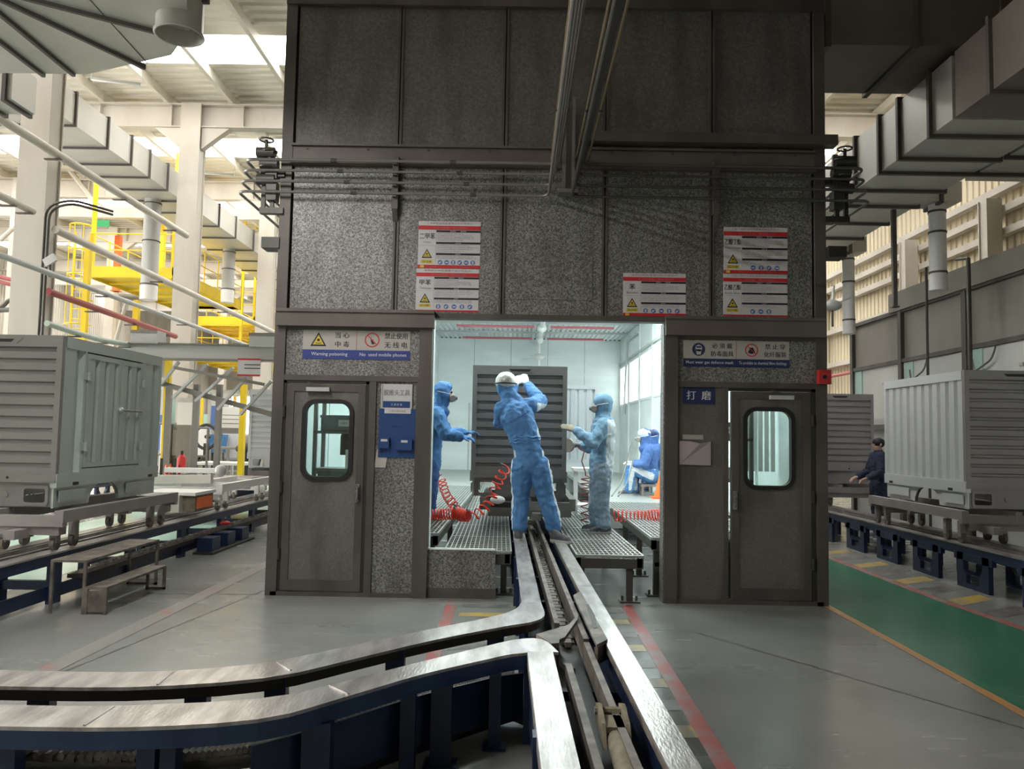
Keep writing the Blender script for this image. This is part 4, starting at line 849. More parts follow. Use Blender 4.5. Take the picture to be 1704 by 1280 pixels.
# ---- straight side conveyors
def side_conveyor(label, xn, s, y0, y1, feet_y, style):
    """xn = outer edge of the rail nearest the booth, s = direction away from the booth"""
    t = thing('chain_conveyor', label, 'conveyor', (xn+s*.3, y0, 0))
    ry = lambda a, b: (min(xn+s*a, xn+s*b), max(xn+s*a, xn+s*b))
    for a, b in ((0, .15), (.47, .62)):
        bx('rail_plate', 'rail', t, *ry(a, b), y0, y1, .455, RZ); bx('side_beam', 'blue_frame', t, *ry(a+.01, a+.035), y0, y1, .36, .455)
    for a, b in ((.2, .23), (.38, .41)): bx('guide_bar', 'rail', t, *ry(a, b), y0, y1, .42, .475)
    bx('track_channel', 'dark', t, *ry(.23, .38), y0, y1, .30, .32)
    for y in feet_y:
        if style == 'U':
            for a in (.0, .55):
                m = MB(); xa, xb = ry(a, a+.05)
                m.box(xa, xb, y-.30, y-.18, 0, .38); m.box(xa, xb, y+.18, y+.30, 0, .38); m.box(xa, xb, y-.18, y+.18, 0, .05); m.box(xa, xb, y-.36, y+.36, .30, .38)
                m.prism([(xa, y-.18, .05), (xa, y-.12, .05), (xa, y-.12, .14), (xa, y-.18, .2)], (xb-xa, 0, 0)); m.prism([(xa, y+.18, .05), (xa, y+.18, .2), (xa, y+.12, .14), (xa, y+.12, .05)], (xb-xa, 0, 0))
                m.build('foot', 'blue_frame', t)
        else:
            for a in (.02, .52): xa, xb = ry(a, a+.06); bx('foot', 'blue_frame', t, xa, xb, y-.07, y+.07, 0, .38)
            bx('cross_tie', 'blue_frame', t, *ry(.05, .55), y-.03, y+.03, .12, .2)
    if style != 'U':
        bx('lower_plate', 'blue_frame', t, *ry(.06, .075), y0, y1, .04, .16); bx('return_track', 'rail_dirty', t, *ry(-.02, .05), y0+2.6, y1, .20, .235); bx('return_track', 'dark', t, *ry(-.01, .16), y0+2.6, y1, .15, .19)
        m = MB(); y = y0+2.8
        while y < y1-4: m.box(*ry(-.01, .04), y, y+.10, .235, .255); y += .16
        tag(m.build('return_chain', 'rail_dirty', t), None, None, kind='stuff')
    return t
side_conveyor('left chain conveyor carrying the cargo boxes past the booth', -4.18, -1, 5.0, 26, [5.75, 7.2, 8.6, 9.9, 11.2, 12.5, 14, 15.5, 17, 19, 21], 'P')
side_conveyor('right chain conveyor on dark U shaped feet beside the green walkway', 5.05, 1, 5.5, 22, [7.6, 8.75, 9.75, 10.75, 11.75, 12.9, 14, 15, 16], 'U')
for y, z in ((10.4, .2), (11.3, .2)):
    pass
t = thing('drive_unit', 'dark chain tensioner blocks under the left conveyor', 'machine', (-4.1, 11.2, 0))
for y in (10.2, 10.75, 11.3): bx('block', 'blue_frame', t, -4.15, -3.95, y, y+.28, .02, .2)
MB().sphere((-4.05, 10.9, .32), .05, 8, 6, (1.6, 1, .6)).build('handle', 'red', t, True); bx('base', 'dark', t, -4.16, -3.9, 10.1, 11.7, 0, .03)
side_conveyor('distant second chain conveyor along the left row of columns', -9.0, -1, 13, 23, [14, 16, 18, 20, 22], 'U')

# ================================================================== CARGO BOXES
ZS, ZP, ZTOP = .85, 1.10, 2.47
def corr(mb, fn, u0, u1, n, v0, v1, prof=((0, 0), (.58, 0), (.68, 1), (.90, 1)), d=.026):
    """ribbed sheet: fn(u, v, depth) -> point"""
    ra = []; p = (u1-u0)/n
    for i in range(n):
        for a, q in prof: ra.append((u0+(i+a)*p, q*d))
    ra.append((u1, 0)); return mb.strip([Vector(fn(u, v0, q)) for u, q in ra], [Vector(fn(u, v1, q)) for u, q in ra])
def cargo_box(label, x0, x1, y0, L, side, door, m_front, m_side, group=None, nrib=11):
    """side: +1 shows its +X flank, -1 its -X flank"""
    y1 = y0+L; t = thing('cargo_box', label, 'cargo box', ((x0+x1)/2, (y0+y1)/2, ZS), 'sheet steel cargo boxes on the line'); fr = .055
    # front
    m = MB(); corr(m, lambda u, v, q: (v, y0+.012+q, u), 1.16, 2.36, nrib, x0+fr, x1-fr); m.build('front_panel', m_front, t)
    m = MB(); m.box(x0, x0+fr, y0, y0+.05, ZP, ZTOP); m.box(x1-fr, x1, y0, y0+.05, ZP, ZTOP); m.box(x0+fr, x1-fr, y0, y0+.05, 2.36, ZTOP); m.box(x0+fr, x1-fr, y0, y0+.05, ZP, 1.16); m.build('front_frame', m_front, t)
    xc = (x0+x1)/2; m = MB(); m.prism([(xc-.22, y0-.004, 2.44), (xc+.22, y0-.004, 2.44), (xc+.16, y0-.004, 2.385), (xc-.16, y0-.004, 2.385)], (0, .004, 0)); g = m.build('vent_slot', m_front, t)
    MB().prism([(xc-.14, y0-.005, 2.43), (xc+.14, y0-.005, 2.43), (xc+.11, y0-.005, 2.40), (xc-.11, y0-.005, 2.40)], (0, .001, 0)).build('dark_opening', 'black', g)
    tb('drain_hole', 'black', t, [(x1-.45, y0-.001, 1.13), (x1-.45, y0+.0, 1.13)], .014, 8)
    # front skirt with two openings
    m = MB(); ow = .20
    oxs = [(x0+.10, x0+.10+ow), (x1-.10-ow, x1-.10)]; zb, za, zc = .86, .90, 1.03
    cut = [x0+.023]+[v for p in oxs for v in p]+[x1-.023]
    for i in range(0, 5, 2): m.box(cut[i], cut[i+1], y0+.03, y0+.05, zb, ZP)
    for a, b in oxs: m.box(a, b, y0+.03, y0+.05, zb, za); m.box(a, b, y0+.03, y0+.05, zc, ZP)
    m.box(x0, x1, y0-.01, y0+.04, ZP-.012, ZP+.012); m.build('front_skirt', m_front, t)
    for a, b in oxs:
        m = MB(); ring(m, rrect(a-.03, b+.03, za-.03, zc+.03, .03, 3), rrect(a+.0, b-.0, za+.0, zc-.0, .02, 3), y0+.018, y0+.034); m.build('lamp_frame', m_front, t)
    for k in range(2): tb('bolt_head', m_front, t, [(xc-.12+.24*k, y0+.022, .97), (xc-.12+.24*k, y0+.03, .97)], .03, 10)
    # flanks
    for s in (-1, 1):
        xs_ = x1 if s > 0 else x0; show = s == side; X = lambda o: xs_-s*o
        f = MB(); f.box(*sorted((X(-.002), X(.052))), y0+.051, y0+fr+.01, ZP, ZTOP); f.box(*sorted((X(0), X(.05))), y1-fr, y1, ZP, ZTOP); f.box(*sorted((X(-.002), X(.05))), y0+fr, y1-fr, 2.36, ZTOP-.001); f.box(*sorted((X(-.012), X(.05))), y0+.004, y1-.004, ZP-.06, 1.17); f.build('side_frame', m_side if show else m_front, t)
        fn = lambda u, v, q: (X(.010+q*1.5), u, v)
        if show and door:
            dy0, dy1, dz0, dz1 = y0+.43, y0+1.58, 1.212, 2.345
            m = MB(); corr(m, fn, y0+fr, dy0-.03, 1, 1.17, 2.36); m.box(*sorted((X(.0), X(.04))), dy0-.03, dy0, 1.17, 2.36); m.build('side_panel', m_side, t)
            m = MB(); corr(m, fn, dy1+.03, y1-fr, 1, 1.17, 2.36); m.box(*sorted((X(0), X(.04))), dy1, dy1+.03, 1.17, 2.36); m.build('side_panel', m_side, t)
            bx('door_shadow_gap', 'black', t, *sorted((X(.036), X(.055))), dy0, dy1, 1.18, 2.36); bx('door_frame', m_side, t, *sorted((X(.0), X(.04))), dy0, dy1, 1.17, 1.203)
            dm = dy0+.66
            for a, b, n in ((dy0+.012, dm-.005, 3), (dm+.005, dy1-.012, 2)):
                m = MB(); corr(m, lambda u, v, q: (X(.004+q*1.3), u, v), a+.04, b-.04, n, dz0+.05, dz1-.05)
                for c in ((a, a+.04, dz0, dz1), (b-.04, b, dz0, dz1), (a+.04, b-.04, dz0, dz0+.05), (a+.04, b-.04, dz1-.05, dz1)): m.box(*sorted((X(-.004), X(.03))), *c)
                d = m.build('door', m_side, t)
                yh = a if n == 3 else b
                for z in (1.42, 2.12):
                    h = tb('hinge', m_side, d, [(X(-.02), yh, z-.045), (X(-.02), yh, z+.045)], .02, 8)
                    bx('hinge_leaf', m_side, d, *sorted((X(-.014), X(-.004))), yh-.07, yh+.07, z-.04, z+.04)
            l = tb('latch_bar', 'pipe_mid', t, [(X(-.025), dm-.02, 1.80), (X(-.025), dm+.46, 1.80)], .011, 6); MB().sphere((X(-.02), dm, 1.80), .035, 8, 6).build('latch_boss', m_side, l, True)
        else:
            m = MB(); corr(m, fn, y0+fr, y1-fr, 10, 1.17, 2.36); m.build('side_panel', m_side if show else m_front, t)
        # side skirt with wheel arch
        ya, yb_, zt = y0+.62, y0+1.22, 1.06; arc = [((ya+yb_)/2+(yb_-ya)/2*math.cos(PI*k/12), ZS+(zt-ZS)*math.sin(PI*k/12)) for k in range(13)]
        pts = [(y0+.02, ZP-.05), (y0+.02, ZS), (ya-.001, ZS)]+[(a, b) for a, b in reversed(arc[1:-1])]+[(yb_+.001, ZS), (y1-.02, ZS), (y1-.02, ZP-.05)]
        MB().prism([(X(.02), a, b) for a, b in pts], (-s*.02, 0, 0)).build('side_skirt', m_side if show else m_front, t)
        m = MB(); arc2 = [(a, b) for a, b in arc]; m.strip([Vector((X(.02), a, b)) for a, b in arc2], [Vector((X(.06), a, b)) for a, b in arc2]); m.build('wheel_arch', m_front, t)
        for y in (y0+.32, y1-.2): bx('slot', 'black', t, *sorted((X(-.0135), X(-.012))), y-.05, y+.05, ZP-.05, ZP-.02)
        for a, b in ((y0+.08, ya-.1), (yb_+.12, y1-.1)): bx('skirt_emboss', m_side if show else m_front, t, *sorted((X(-.004), X(.01))), a, b, .90, 1.01)
    bx('rear_panel', m_front, t, x0+.05, x1-.05, y1-.03, y1, ZP, ZTOP); bx('roof_panel', m_front, t, x0+.01, x1-.01, y0+.01, y1-.01, ZTOP-.02, ZTOP); bx('floor_panel', m_front, t, x0+.03, x1-.03, y0+.06, y1-.03, ZP-.05, ZP-.01)
    return t
def trolley(label, x0, x1, y0, y1, rx, mat='trolley'):
    t = thing('line_trolley', label, 'trolley', ((x0+x1)/2, (y0+y1)/2, RZ), 'wheeled trolleys on the line')
    for x in (x0, x1-.08, (x0+x1)/2-.04): bx('long_beam', mat, t, x, x+.08, y0, y1, .735, .845)
    for y in (y0, (y0+y1)/2, y1-.08): bx('cross_beam', mat, t, x0+.004, x1-.004, y+.003, y+.077, .70, .80)
    bx('lower_beam', mat, t, x0+.1, x1-.05, y0+.03, y0+.15, .62, .70); bx('lower_beam', mat, t, x0+.1, x1-.05, y1-.2, y1-.08, .62, .70)
    bx('tow_block', mat, t, rx-.05, rx+.05, y0-.18, y0+.1, .60, .68)
    for y in (y0+.12, y0+.42, y1-.42, y1-.14):
        for x in (rx-.235, rx+.235):
            bx('wheel_bracket', mat, t, x-.035, x+.035, y-.03, y+.03, .54, .72); tb('wheel', 'rail_dirty', t, [(x-.02, y, .531), (x+.02, y, .531)], .06, 16)
    return t
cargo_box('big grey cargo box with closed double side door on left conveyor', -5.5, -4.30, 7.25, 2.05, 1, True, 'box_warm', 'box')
trolley('trolley under the big left cargo box with side door', -5.45, -4.12, 7.1, 9.5, -4.49)
cargo_box('far pale cargo box at the left edge of the booth, half hidden', -5.55, -4.35, 16.0, 2.05, 1, False, 'box_silver', 'box_silver')
trolley('trolley under the far left pale cargo box', -5.5, -4.2, 15.9, 18.1, -4.49)
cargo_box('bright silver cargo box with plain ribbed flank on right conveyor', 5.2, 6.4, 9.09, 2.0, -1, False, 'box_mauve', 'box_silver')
trolley('trolley under the bright silver right cargo box', 5.06, 6.35, 8.95, 11.3, 5.36)
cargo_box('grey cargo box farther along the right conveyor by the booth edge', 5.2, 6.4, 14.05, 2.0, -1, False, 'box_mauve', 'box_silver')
trolley('trolley under the farther right cargo box', 5.1, 6.35, 13.9, 16.2, 5.36)
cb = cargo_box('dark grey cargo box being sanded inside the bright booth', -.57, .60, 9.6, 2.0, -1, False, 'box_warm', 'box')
trolley('trolley under the cargo box inside the booth', -.45, .72, 9.55, 11.7, .24, 'pipe_mid')
# its opened side door leaf, swung out to the right
m = MB(); xa, xb, yd = .60, 1.16, 11.3
corr(m, lambda u, v, q: (u, yd+q, v), xa+.05, xb-.05, 4, 1.28, 2.30)
for c in ((xa, xa+.05, 1.22, 2.36), (xb-.05, xb, 1.22, 2.36), (xa+.05, xb-.05, 1.22, 1.28), (xa+.05, xb-.05, 2.30, 2.36)): m.box(c[0], c[1], yd-.01, yd+.03, c[2], c[3])
od = m.build('open_door', 'box_silver', cb)
for z in (1.42, 2.12): tb('hinge', 'box', od, [(.61, yd-.02, z-.04), (.61, yd-.02, z+.04)], .02, 8)
tr = trolley('empty trolley waiting behind the big left cargo box', -5.4, -4.15, 11.0, 13.2, -4.49, 'white')
t = thing('white_stand', 'white steel stand under the open box door inside the booth', 'stand', (1.0, 11.3, .47))
bx('top', 'white', t, .80, 1.34, 11.15, 11.6, 1.12, 1.16)
for x in (.84, 1.06, 1.30): bx('leg', 'white', t, x-.03, x+.03, 11.2, 11.26, .5, 1.12)
bx('shelf', 'white', t, .80, 1.34, 11.15, 11.6, .60, .64)

# ================================================================== GRATING PLATFORMS IN THE BOOTH
def grate_panel(par, xa, xb, y0, y1, z, sk=True):
    m = MB(); n = max(2, int((xb-xa)/.045)); s0, s1 = (skew(y0), skew(y1)) if sk else (0, 0)
    for i in range(n+1):
        x = xa+(xb-xa)*i/n; w = .005 if 0 < i < n else .008
        m.add([(x-w+s0, y0, z-.03), (x+w+s0, y0, z-.03), (x+w+s1, y1, z-.03), (x-w+s1, y1, z-.03), (x-w+s0, y0, z), (x+w+s0, y0, z), (x+w+s1, y1, z), (x-w+s1, y1, z)], [(4, 5, 6, 7), (0, 1, 5, 4), (1, 2, 6, 5), (2, 3, 7, 6), (3, 0, 4, 7)])
    k = max(2, int((y1-y0)/.125))
    for i in range(k+1):
        y = y0+(y1-y0)*i/k; s = skew(y) if sk else 0; w = .013 if 0 < i < k else .018; m.box(xa+s, xb+s, y-w, y+w, z-.02, z+.001)
    return tag(m.build('grating_panel', 'grate', par), None, None, kind='stuff')
def grate_platform(label, xa, xb, y0, y1, z, n, legs, sk=True):
    t = thing('grating_platform', label, 'platform', ((xa+xb)/2, y0, 0), 'grating platforms in the booth')
    for i in range(n): a = y0+(y1-y0)*i/n; grate_panel(t, xa, xb, a+.01, a+(y1-y0)/n-.01, z, sk)
    for x in (xa, xb-.05):
        for yy0, yy1 in [(y0+(y1-y0)*i/n, y0+(y1-y0)*(i+1)/n) for i in range(n)]:
            s = skew((yy0+yy1)/2) if sk else 0; bx('edge_beam', 'pipe_dark', t, x+s, x+.05+s, yy0, yy1, z-.12, z-.035)
    bx('front_beam', 'pipe_dark', t, xa+(skew(y0) if sk else 0), xb+(skew(y0) if sk else 0), y0, y0+.05, z-.13, z-.035)
    for x, y in legs:
        bx('leg', 'pipe_dark', t, x-.03, x+.03, y-.03, y+.03, 0, z-.12); bx('leg_foot', 'pipe_dark', t, x-.10, x+.10, y-.07, y+.07, 0, .015)
        for dx in (-.07, .07): tb('anchor_bolt', 'pipe_dark', t, [(x+dx, y, .015), (x+dx, y, .06)], .012, 6)
    return t
grate_platform('low steel grating left of the rails inside the booth', -.60, .06, 7.80, 20, .46, 11, [(-.62, 8.0), (-.12, 8.0), (-.62, 10.5), (-.62, 13)])
grate_platform('low steel grating right of the rails inside the booth', .70, 1.35, 7.68, 20, .46, 11, [(1.12, 7.75), (.72, 8.6), (1.12, 10), (1.12, 12.5)])
gl = grate_platform('raised steel grating along the left booth wall', -2.36, -.80, 8.0, 15.5, .60, 6, [(-.86, 8.08), (-1.5, 8.08), (-.86, 10.2), (-.9, 12.4)], False)
gr = grate_platform('raised steel grating along the right booth wall', 1.38, 2.9, 8.0, 12.2, .60, 4, [(1.44, 8.08), (1.44, 9.2), (1.44, 10.4), (2.2, 8.08)], False)
for z in (.30,): bx('brace', 'pipe_dark', gr, 1.42, 2.9, 8.05, 8.09, z, z+.04); MB().bar((1.5, 8.07, .05), (2.3, 8.07, .48), .03, .03).build('brace', 'pipe_dark', gr)
t = thing('raised_floor', 'plain pale raised floor deep in the booth on the right', 'floor', (2.1, 16, 0)); bx('deck', 'grate', t, 1.38, X1-.1, 12.27, YB, .53, .60); bx('edge', 'pvc', t, 1.38, X1-.1, 12.22, 12.26, .2, .59)
t = thing('raised_floor', 'plain pale raised floor deep in the booth on the left', 'floor', (-1.5, 19, 0)); bx('deck', 'grate', t, X0+.1, -.80, 15.55, YB, .53, .60); bx('edge', 'pvc', t, X0+.1, -.8, 15.5, 15.55, .2, .6)

# ================================================================== STEP STOOL
t = thing('step_bench', 'two tier grey steel step bench beside the left conveyor', 'bench', (-3.75, 7.3, 0))
for x0, x1, y0, y1, z, nm in ((-4.02, -3.71, 6.78, 8.15, .46, 'upper_step'), (-3.71, -3.52, 6.78, 7.92, .235, 'lower_step')):
    bx(nm, 'rail_dirty', t, x0, x1, y0, y1, z-.02, z)
    for x in (x0+.012, x1-.012):
        for y in (y0+.012, y1-.012): bx('leg', 'rail_dirty', t, x-.012, x+.012, y-.012, y+.012, 0, z-.02)
    bx('foot_bar', 'rail_dirty', t, x0, x1, y1-.024, y1, 0, .024)
bx('end_sheet', 'rail_dirty', t, -3.70, -3.53, 6.785, 6.79, .02, .2)

# ================================================================== RACKS AND CRATES BEHIND THE DOOR WINDOWS
def rack(label, x0, x1, y0, y1, shelves, mat='pipe_mid'):
    t = thing('storage_rack', label, 'rack', ((x0+x1)/2, y0, .6))
    for x in (x0, x1-.04):
        for y in (y0, y1-.04): bx('upright', mat, t, x, x+.04, y, y+.04, .605, max(shelves)+.35)
    for z in shelves: bx('shelf', mat, t, x0, x1, y0, y1, z-.03, z)
    return t
def crate(label, x0, x1, y0, y1, z0, z1, mat, txt=None):
    t = thing('plastic_crate', label, 'crate', ((x0+x1)/2, y0, z0), 'labelled crates behind the door windows'); w = .012; m = MB()
    m.box(x0, x1, y0, y0+w, z0, z1); m.box(x0, x1, y1-w, y1, z0, z1); m.box(x0, x0+w, y0, y1, z0, z1); m.box(x1-w, x1, y0, y1, z0, z1); m.box(x0, x1, y0, y1, z0, z0+w); m.box(x0-.01, x1+.01, y0-.01, y0+w, z1-.03, z1); m.build('tub', mat, t)
    if txt:
        xc = (x0+x1)/2; bx('label_card', 'white', t, xc-.06, xc+.06, y0-.014, y0-.01, (z0+z1)/2-.035, (z0+z1)/2+.035); text(txt, xc, (z0+z1)/2, y0-.0145, t, 'ink', .025, maxw=.1)
    return t
rack('grey storage rack seen through the left door window', -2.2, -1.55, 8.35, 8.75, [.80, 1.22, 1.62])
crate('upper grey crate behind the left door window', -2.12, -1.62, 8.36, 8.72, 1.62, 1.79, 'crate_grey', '待磨件'); crate('lower green crate behind the left door window', -2.14, -1.64, 8.36, 8.72, 1.06-.07, 1.19, 'crate_green', '砂纸')
t = thing('jerrycan', 'white jerrycan on the rack behind the left door window', 'container', (-1.78, 8.5, 1.22)); bx('body', 'white', t, -1.86, -1.68, 8.42, 8.54, 1.22, 1.42); tb('neck', 'white', t, [(-1.74, 8.48, 1.42), (-1.74, 8.48, 1.46)], .025, 8); tb('handle', 'dark', t, [(-1.84, 8.48, 1.42), (-1.84, 8.48, 1.52), (-1.9, 8.48, 1.54)], .012, 5)
bk_ = thing('canister', 'dark round canister hanging behind the left door window', 'container', (-1.86, 8.6, 1.5)); tb('body', 'dark', bk_, [(-1.9, 8.6, 1.36), (-1.9, 8.6, 1.56)], .06, 12); MB().sphere((-1.9, 8.6, 1.56), .06, 10, 6).build('lid', 'dark', bk_, True)
rack('grey storage rack seen through the right door window', 2.05, 2.52, 8.35, 8.75, [.80, 1.18, 1.62])
crate('grey crate behind the right door window', 2.10, 2.45, 8.36, 8.72, 1.62, 1.79, 'crate_grey', '磨具'); crate('pale crate on the lower shelf behind the right door window', 2.12, 2.42, 8.4, 8.7, 1.18, 1.3, 'pvc')
t = thing('strip_curtain', 'white strip curtain seen through the right door window', 'curtain', (2.75, 8.9, .6))
for k in range(5): bx('strip', 'white', t, 2.60+k*.07, 2.65+k*.07, 8.9, 8.91, 1.25, 2.3)
tb('curtain_rail', 'pvc', t, [(2.55, 8.905, 2.31), (2.96, 8.905, 2.31)], .015, 6)
# ================================================================== PEOPLE
class Fig:
    """one body as a continuous surface: tagged lofts fused by a voxel remesh, materials by nearest loft"""
    def __init__(s): s.mb = MB(); s.seg = []
    def cap(s, tg, a, b, ra, rb, sx=1., side=None):
        a, b = Vector(a), Vector(b); d = (b-a); L = d.length
        if L < 1e-5: s.mb.sphere(a, ra, 10, 8); s.seg.append((tg, a, b, ra, rb)); return s
        d.normalize(); u = Vector(side) if side else (Vector((0, 0, 1)) if abs(d.z) < .9 else Vector((0, 1, 0)))
        u = (u-d*u.dot(d)).normalized(); w = d.cross(u); n = 12; rings = []
        for k in range(4): t = PI/2*(1-k/3.5); rings.append((a-d*ra*math.sin(t), ra*math.cos(t)))
        rings += [(a, ra), (b, rb)]
        for k in range(4): t = PI/2*(k+.5)/3.5; t = min(t, PI/2*.97); rings.append((b+d*rb*math.sin(t), rb*math.cos(t)))
        vs = []; fs = []
        for c, r in rings: r = max(r, .001); vs += [c+(u*math.cos(2*PI*j/n)*sx+w*math.sin(2*PI*j/n))*r for j in range(n)]
        for i in range(len(rings)-1):
            for j in range(n): fs.append((i*n+j, i*n+(j+1) % n, (i+1)*n+(j+1) % n, (i+1)*n+j))
        fs += [tuple(range(n-1, -1, -1)), tuple((len(rings)-1)*n+j for j in range(n))]
        s.mb.add(vs, fs); s.seg.append((tg, a, b, ra*max(1, sx), rb*max(1, sx))); return s
    def chain(s, tg, pts, rs, sx=1., side=None):
        for i in range(len(pts)-1): s.cap(tg, pts[i], pts[i+1], rs[i], rs[i+1], sx, side)
        return s
    def hand(s, tg, w, d, nrm, k=1., curl=.5, mirror=1):
        """palm, four fingers and a thumb leaving the side of the palm"""
        w, d, nrm = Vector(w), Vector(d).normalized(), Vector(nrm); nrm = (nrm-d*nrm.dot(d)).normalized(); sd = d.cross(nrm)*mirror
        for i in (-1.1, -.35, .4, 1.1): s.cap(tg, w+sd*.014*i*k, w+d*.085*k+sd*.024*i*k, .019*k, .016*k)
        for i, (o, L) in enumerate(((-1.5, .070), (-.5, .082), (.5, .078), (1.5, .060))):
            p = w+d*.088*k+sd*.019*o*k; a = 0
            for j, f in enumerate((.45, .31, .24)):
                a += curl*(.7 if j == 0 else .9); q = p+(d*math.cos(a)+nrm*math.sin(a))*L*f*k*1.05; s.cap(tg, p, q, .0105*k, .0095*k); p = q
        p = w+d*.028*k-sd*.03*k; q = p+(d*.7-sd*.7+nrm*.25).normalized()*.042*k; s.cap(tg, p, q, .014*k, .012*k); s.cap(tg, q, q+(d*.95-sd*.15+nrm*.4*curl).normalized()*.034*k, .012*k, .0095*k)
        return s
    def finish(s, name, mats, parent, voxel=.009, wr=.006, smooth=3, rule=None):
        me = bpy.data.meshes.new('raw'); me.from_pydata(s.mb.v, [], s.mb.f); o = bpy.data.objects.new('raw', me); C.objects.link(o)
        md = o.modifiers.new('r', 'REMESH'); md.mode = 'VOXEL'; md.voxel_size = voxel
        dg = bpy.context.evaluated_depsgraph_get(); dg.update(); m2 = bpy.data.meshes.new_from_object(o.evaluated_get(dg)); bpy.data.objects.remove(o); bpy.data.meshes.remove(me)
        b = bmesh.new(); b.from_mesh(m2); b.normal_update()
        for _ in range(smooth): bmesh.ops.smooth_vert(b, verts=b.verts, factor=.5, use_axis_x=True, use_axis_y=True, use_axis_z=True)
        b.normal_update(); tags = []
        def near(p):
            best = None; bd = 9
            for tg, a, c, ra, rb in s.seg:
                d = c-a; L2 = d.length_squared; t = max(0, min(1, (p-a).dot(d)/L2)) if L2 > 1e-9 else 0
                v = (p-(a+d*t)).length-(ra+(rb-ra)*t)
                if v < bd: bd = v; best = tg
            return best
        if wr:
            cloth = {k for k in mats if k not in ('skin', 'glove', 'shoe', 'sole')}
            for v in b.verts:
                if near(v.co) in cloth:
                    p = v.co; q = Vector((p.x*15, p.y*15, p.z*9)); f = noise.noise(q)+.6*noise.noise(q*2.1+Vector((9, 3, 1))); g = 1-abs(noise.noise(Vector((p.x*9+4, p.y*9, p.z*15))))*2
                    v.co = p+v.normal*(wr*f+wr*.8*g)
        names = list(mats); off_ = wpos(parent); mi = {}
        me = bpy.data.meshes.new(name)
        for i, k in enumerate(names): me.materials.append(mt[mats[k]]); mi[k] = i
        for f in b.faces:
            c = f.calc_center_median(); k = near(c)
            if rule: k = rule(k, c, f.normal) or k
            f.material_index = mi[k]; f.smooth = True
        for v in b.verts: v.co -= off_
        b.to_mesh(me); b.free(); bpy.data.meshes.remove(m2)
        o = bpy.data.objects.new(name, me); C.objects.link(o)
        if parent: o.parent = parent
        WPOS[o.name] = off_; return o
def shoe(par, heel, d, L=.27, z=0):
    d = Vector((d[0], d[1], 0)).normalized(); h = Vector((heel[0], heel[1], z)); f = Fig()
    f.chain('shoe', [h+d*.04+Vector((0, 0, .055)), h+d*L*.5+Vector((0, 0, .05)), h+d*(L-.045)+Vector((0, 0, .036))], [.048, .046, .036])
    f.cap('shoe', h+d*.05+Vector((0, 0, .09)), h+d*.08+Vector((0, 0, .075)), .043, .045)
    f.chain('sole', [h+d*.03+Vector((0, 0, .012)), h+d*L*.55+Vector((0, 0, .012)), h+d*(L-.04)+Vector((0, 0, .012))], [.043, .047, .042])
    return f.finish('shoe', {'shoe': 'shoe', 'sole': 'sole'}, par, .010, 0, 2, lambda k, c, n: 'sole' if c.z < z+.025 else 'shoe')
def head_parts(par, f, H, fd, cloth, r=1., up=(0, 0, 1)):
    """skull and face into figure f; hood, eyes and respirator as children"""
    H, fd = Vector(H), Vector(fd).normalized(); up = Vector(up); sd = fd.cross(up).normalized()
    r = .88
    f.cap('skin', H+up*.026-fd*.010, H-up*.05+fd*.016, .098*r, .07*r); f.cap('skin', H-up*.03+fd*.075, H-up*.02+fd*.085, .02, .014)
    f.cap('skin', H+up*.005+fd*.07-sd*.028, H+up*.005+fd*.07+sd*.028, .017, .018)
    for s_ in (-1, 1): f.cap('skin', H-up*.01+sd*s_*.08-fd*.01, H+up*.02+sd*s_*.08-fd*.015, .02, .018)
def hood(par, H, fd, mat, neck, up=(0, 0, 1)):
    """close cloth hood: skull cover, cheeks and a cape falling on the shoulders"""
    H, fd, up, neck = Vector(H), Vector(fd).normalized(), Vector(up), Vector(neck); f = Fig()
    f.cap('c', H+up*.03-fd*.028, H-up*.055-fd*.026, .106, .096); f.cap('c', H-up*.06-fd*.02, neck-up*.01, .092, .094); f.cap('c', neck-up*.01, neck-up*.07, .10, .135, .9, fd)
    f.cap('c', H+up*.07+fd*.025, H+up*.06-fd*.02, .062, .082)
    return f.finish('hood', {'c': mat}, par, .010, .007, 2)
def respirator(par, H, fd, up=(0, 0, 1), filt='filter'):
    H, fd, up = Vector(H), Vector(fd).normalized(), Vector(up); sd = fd.cross(up).normalized(); m = MB(); c = H-up*.05+fd*.082
    m.sphere(c, .055, 14, 10, (1, 1, 1.05)); m.tube([c+fd*.04, c+fd*.075], [.026, .022], 12); o = m.build('respirator', 'respirator', par, True)
    for s_ in (-1, 1): MB().tube([c+sd*s_*.045+fd*.01, c+sd*s_*.085+fd*.025-up*.01], [.034, .036], 14).build('filter_cartridge', filt, o, True)
    MB().tube([c+sd*.05]+[H+(fd*math.cos(a)*.117+sd*math.sin(a)*.117)-up*.02*math.cos(a) for a in [.9+(2*PI-1.8)*i/12 for i in range(13)]]+[c-sd*.05], .006, 5).build('strap', 'stripe', o, True)
    for s_ in (-1, 1): MB().sphere(H+up*.012+fd*.083+sd*s_*.03, .013, 8, 6).build('eye', 'sign_black', o, True)
    return o
def limb(f, tg, pts, rs): f.chain(tg, pts, rs)
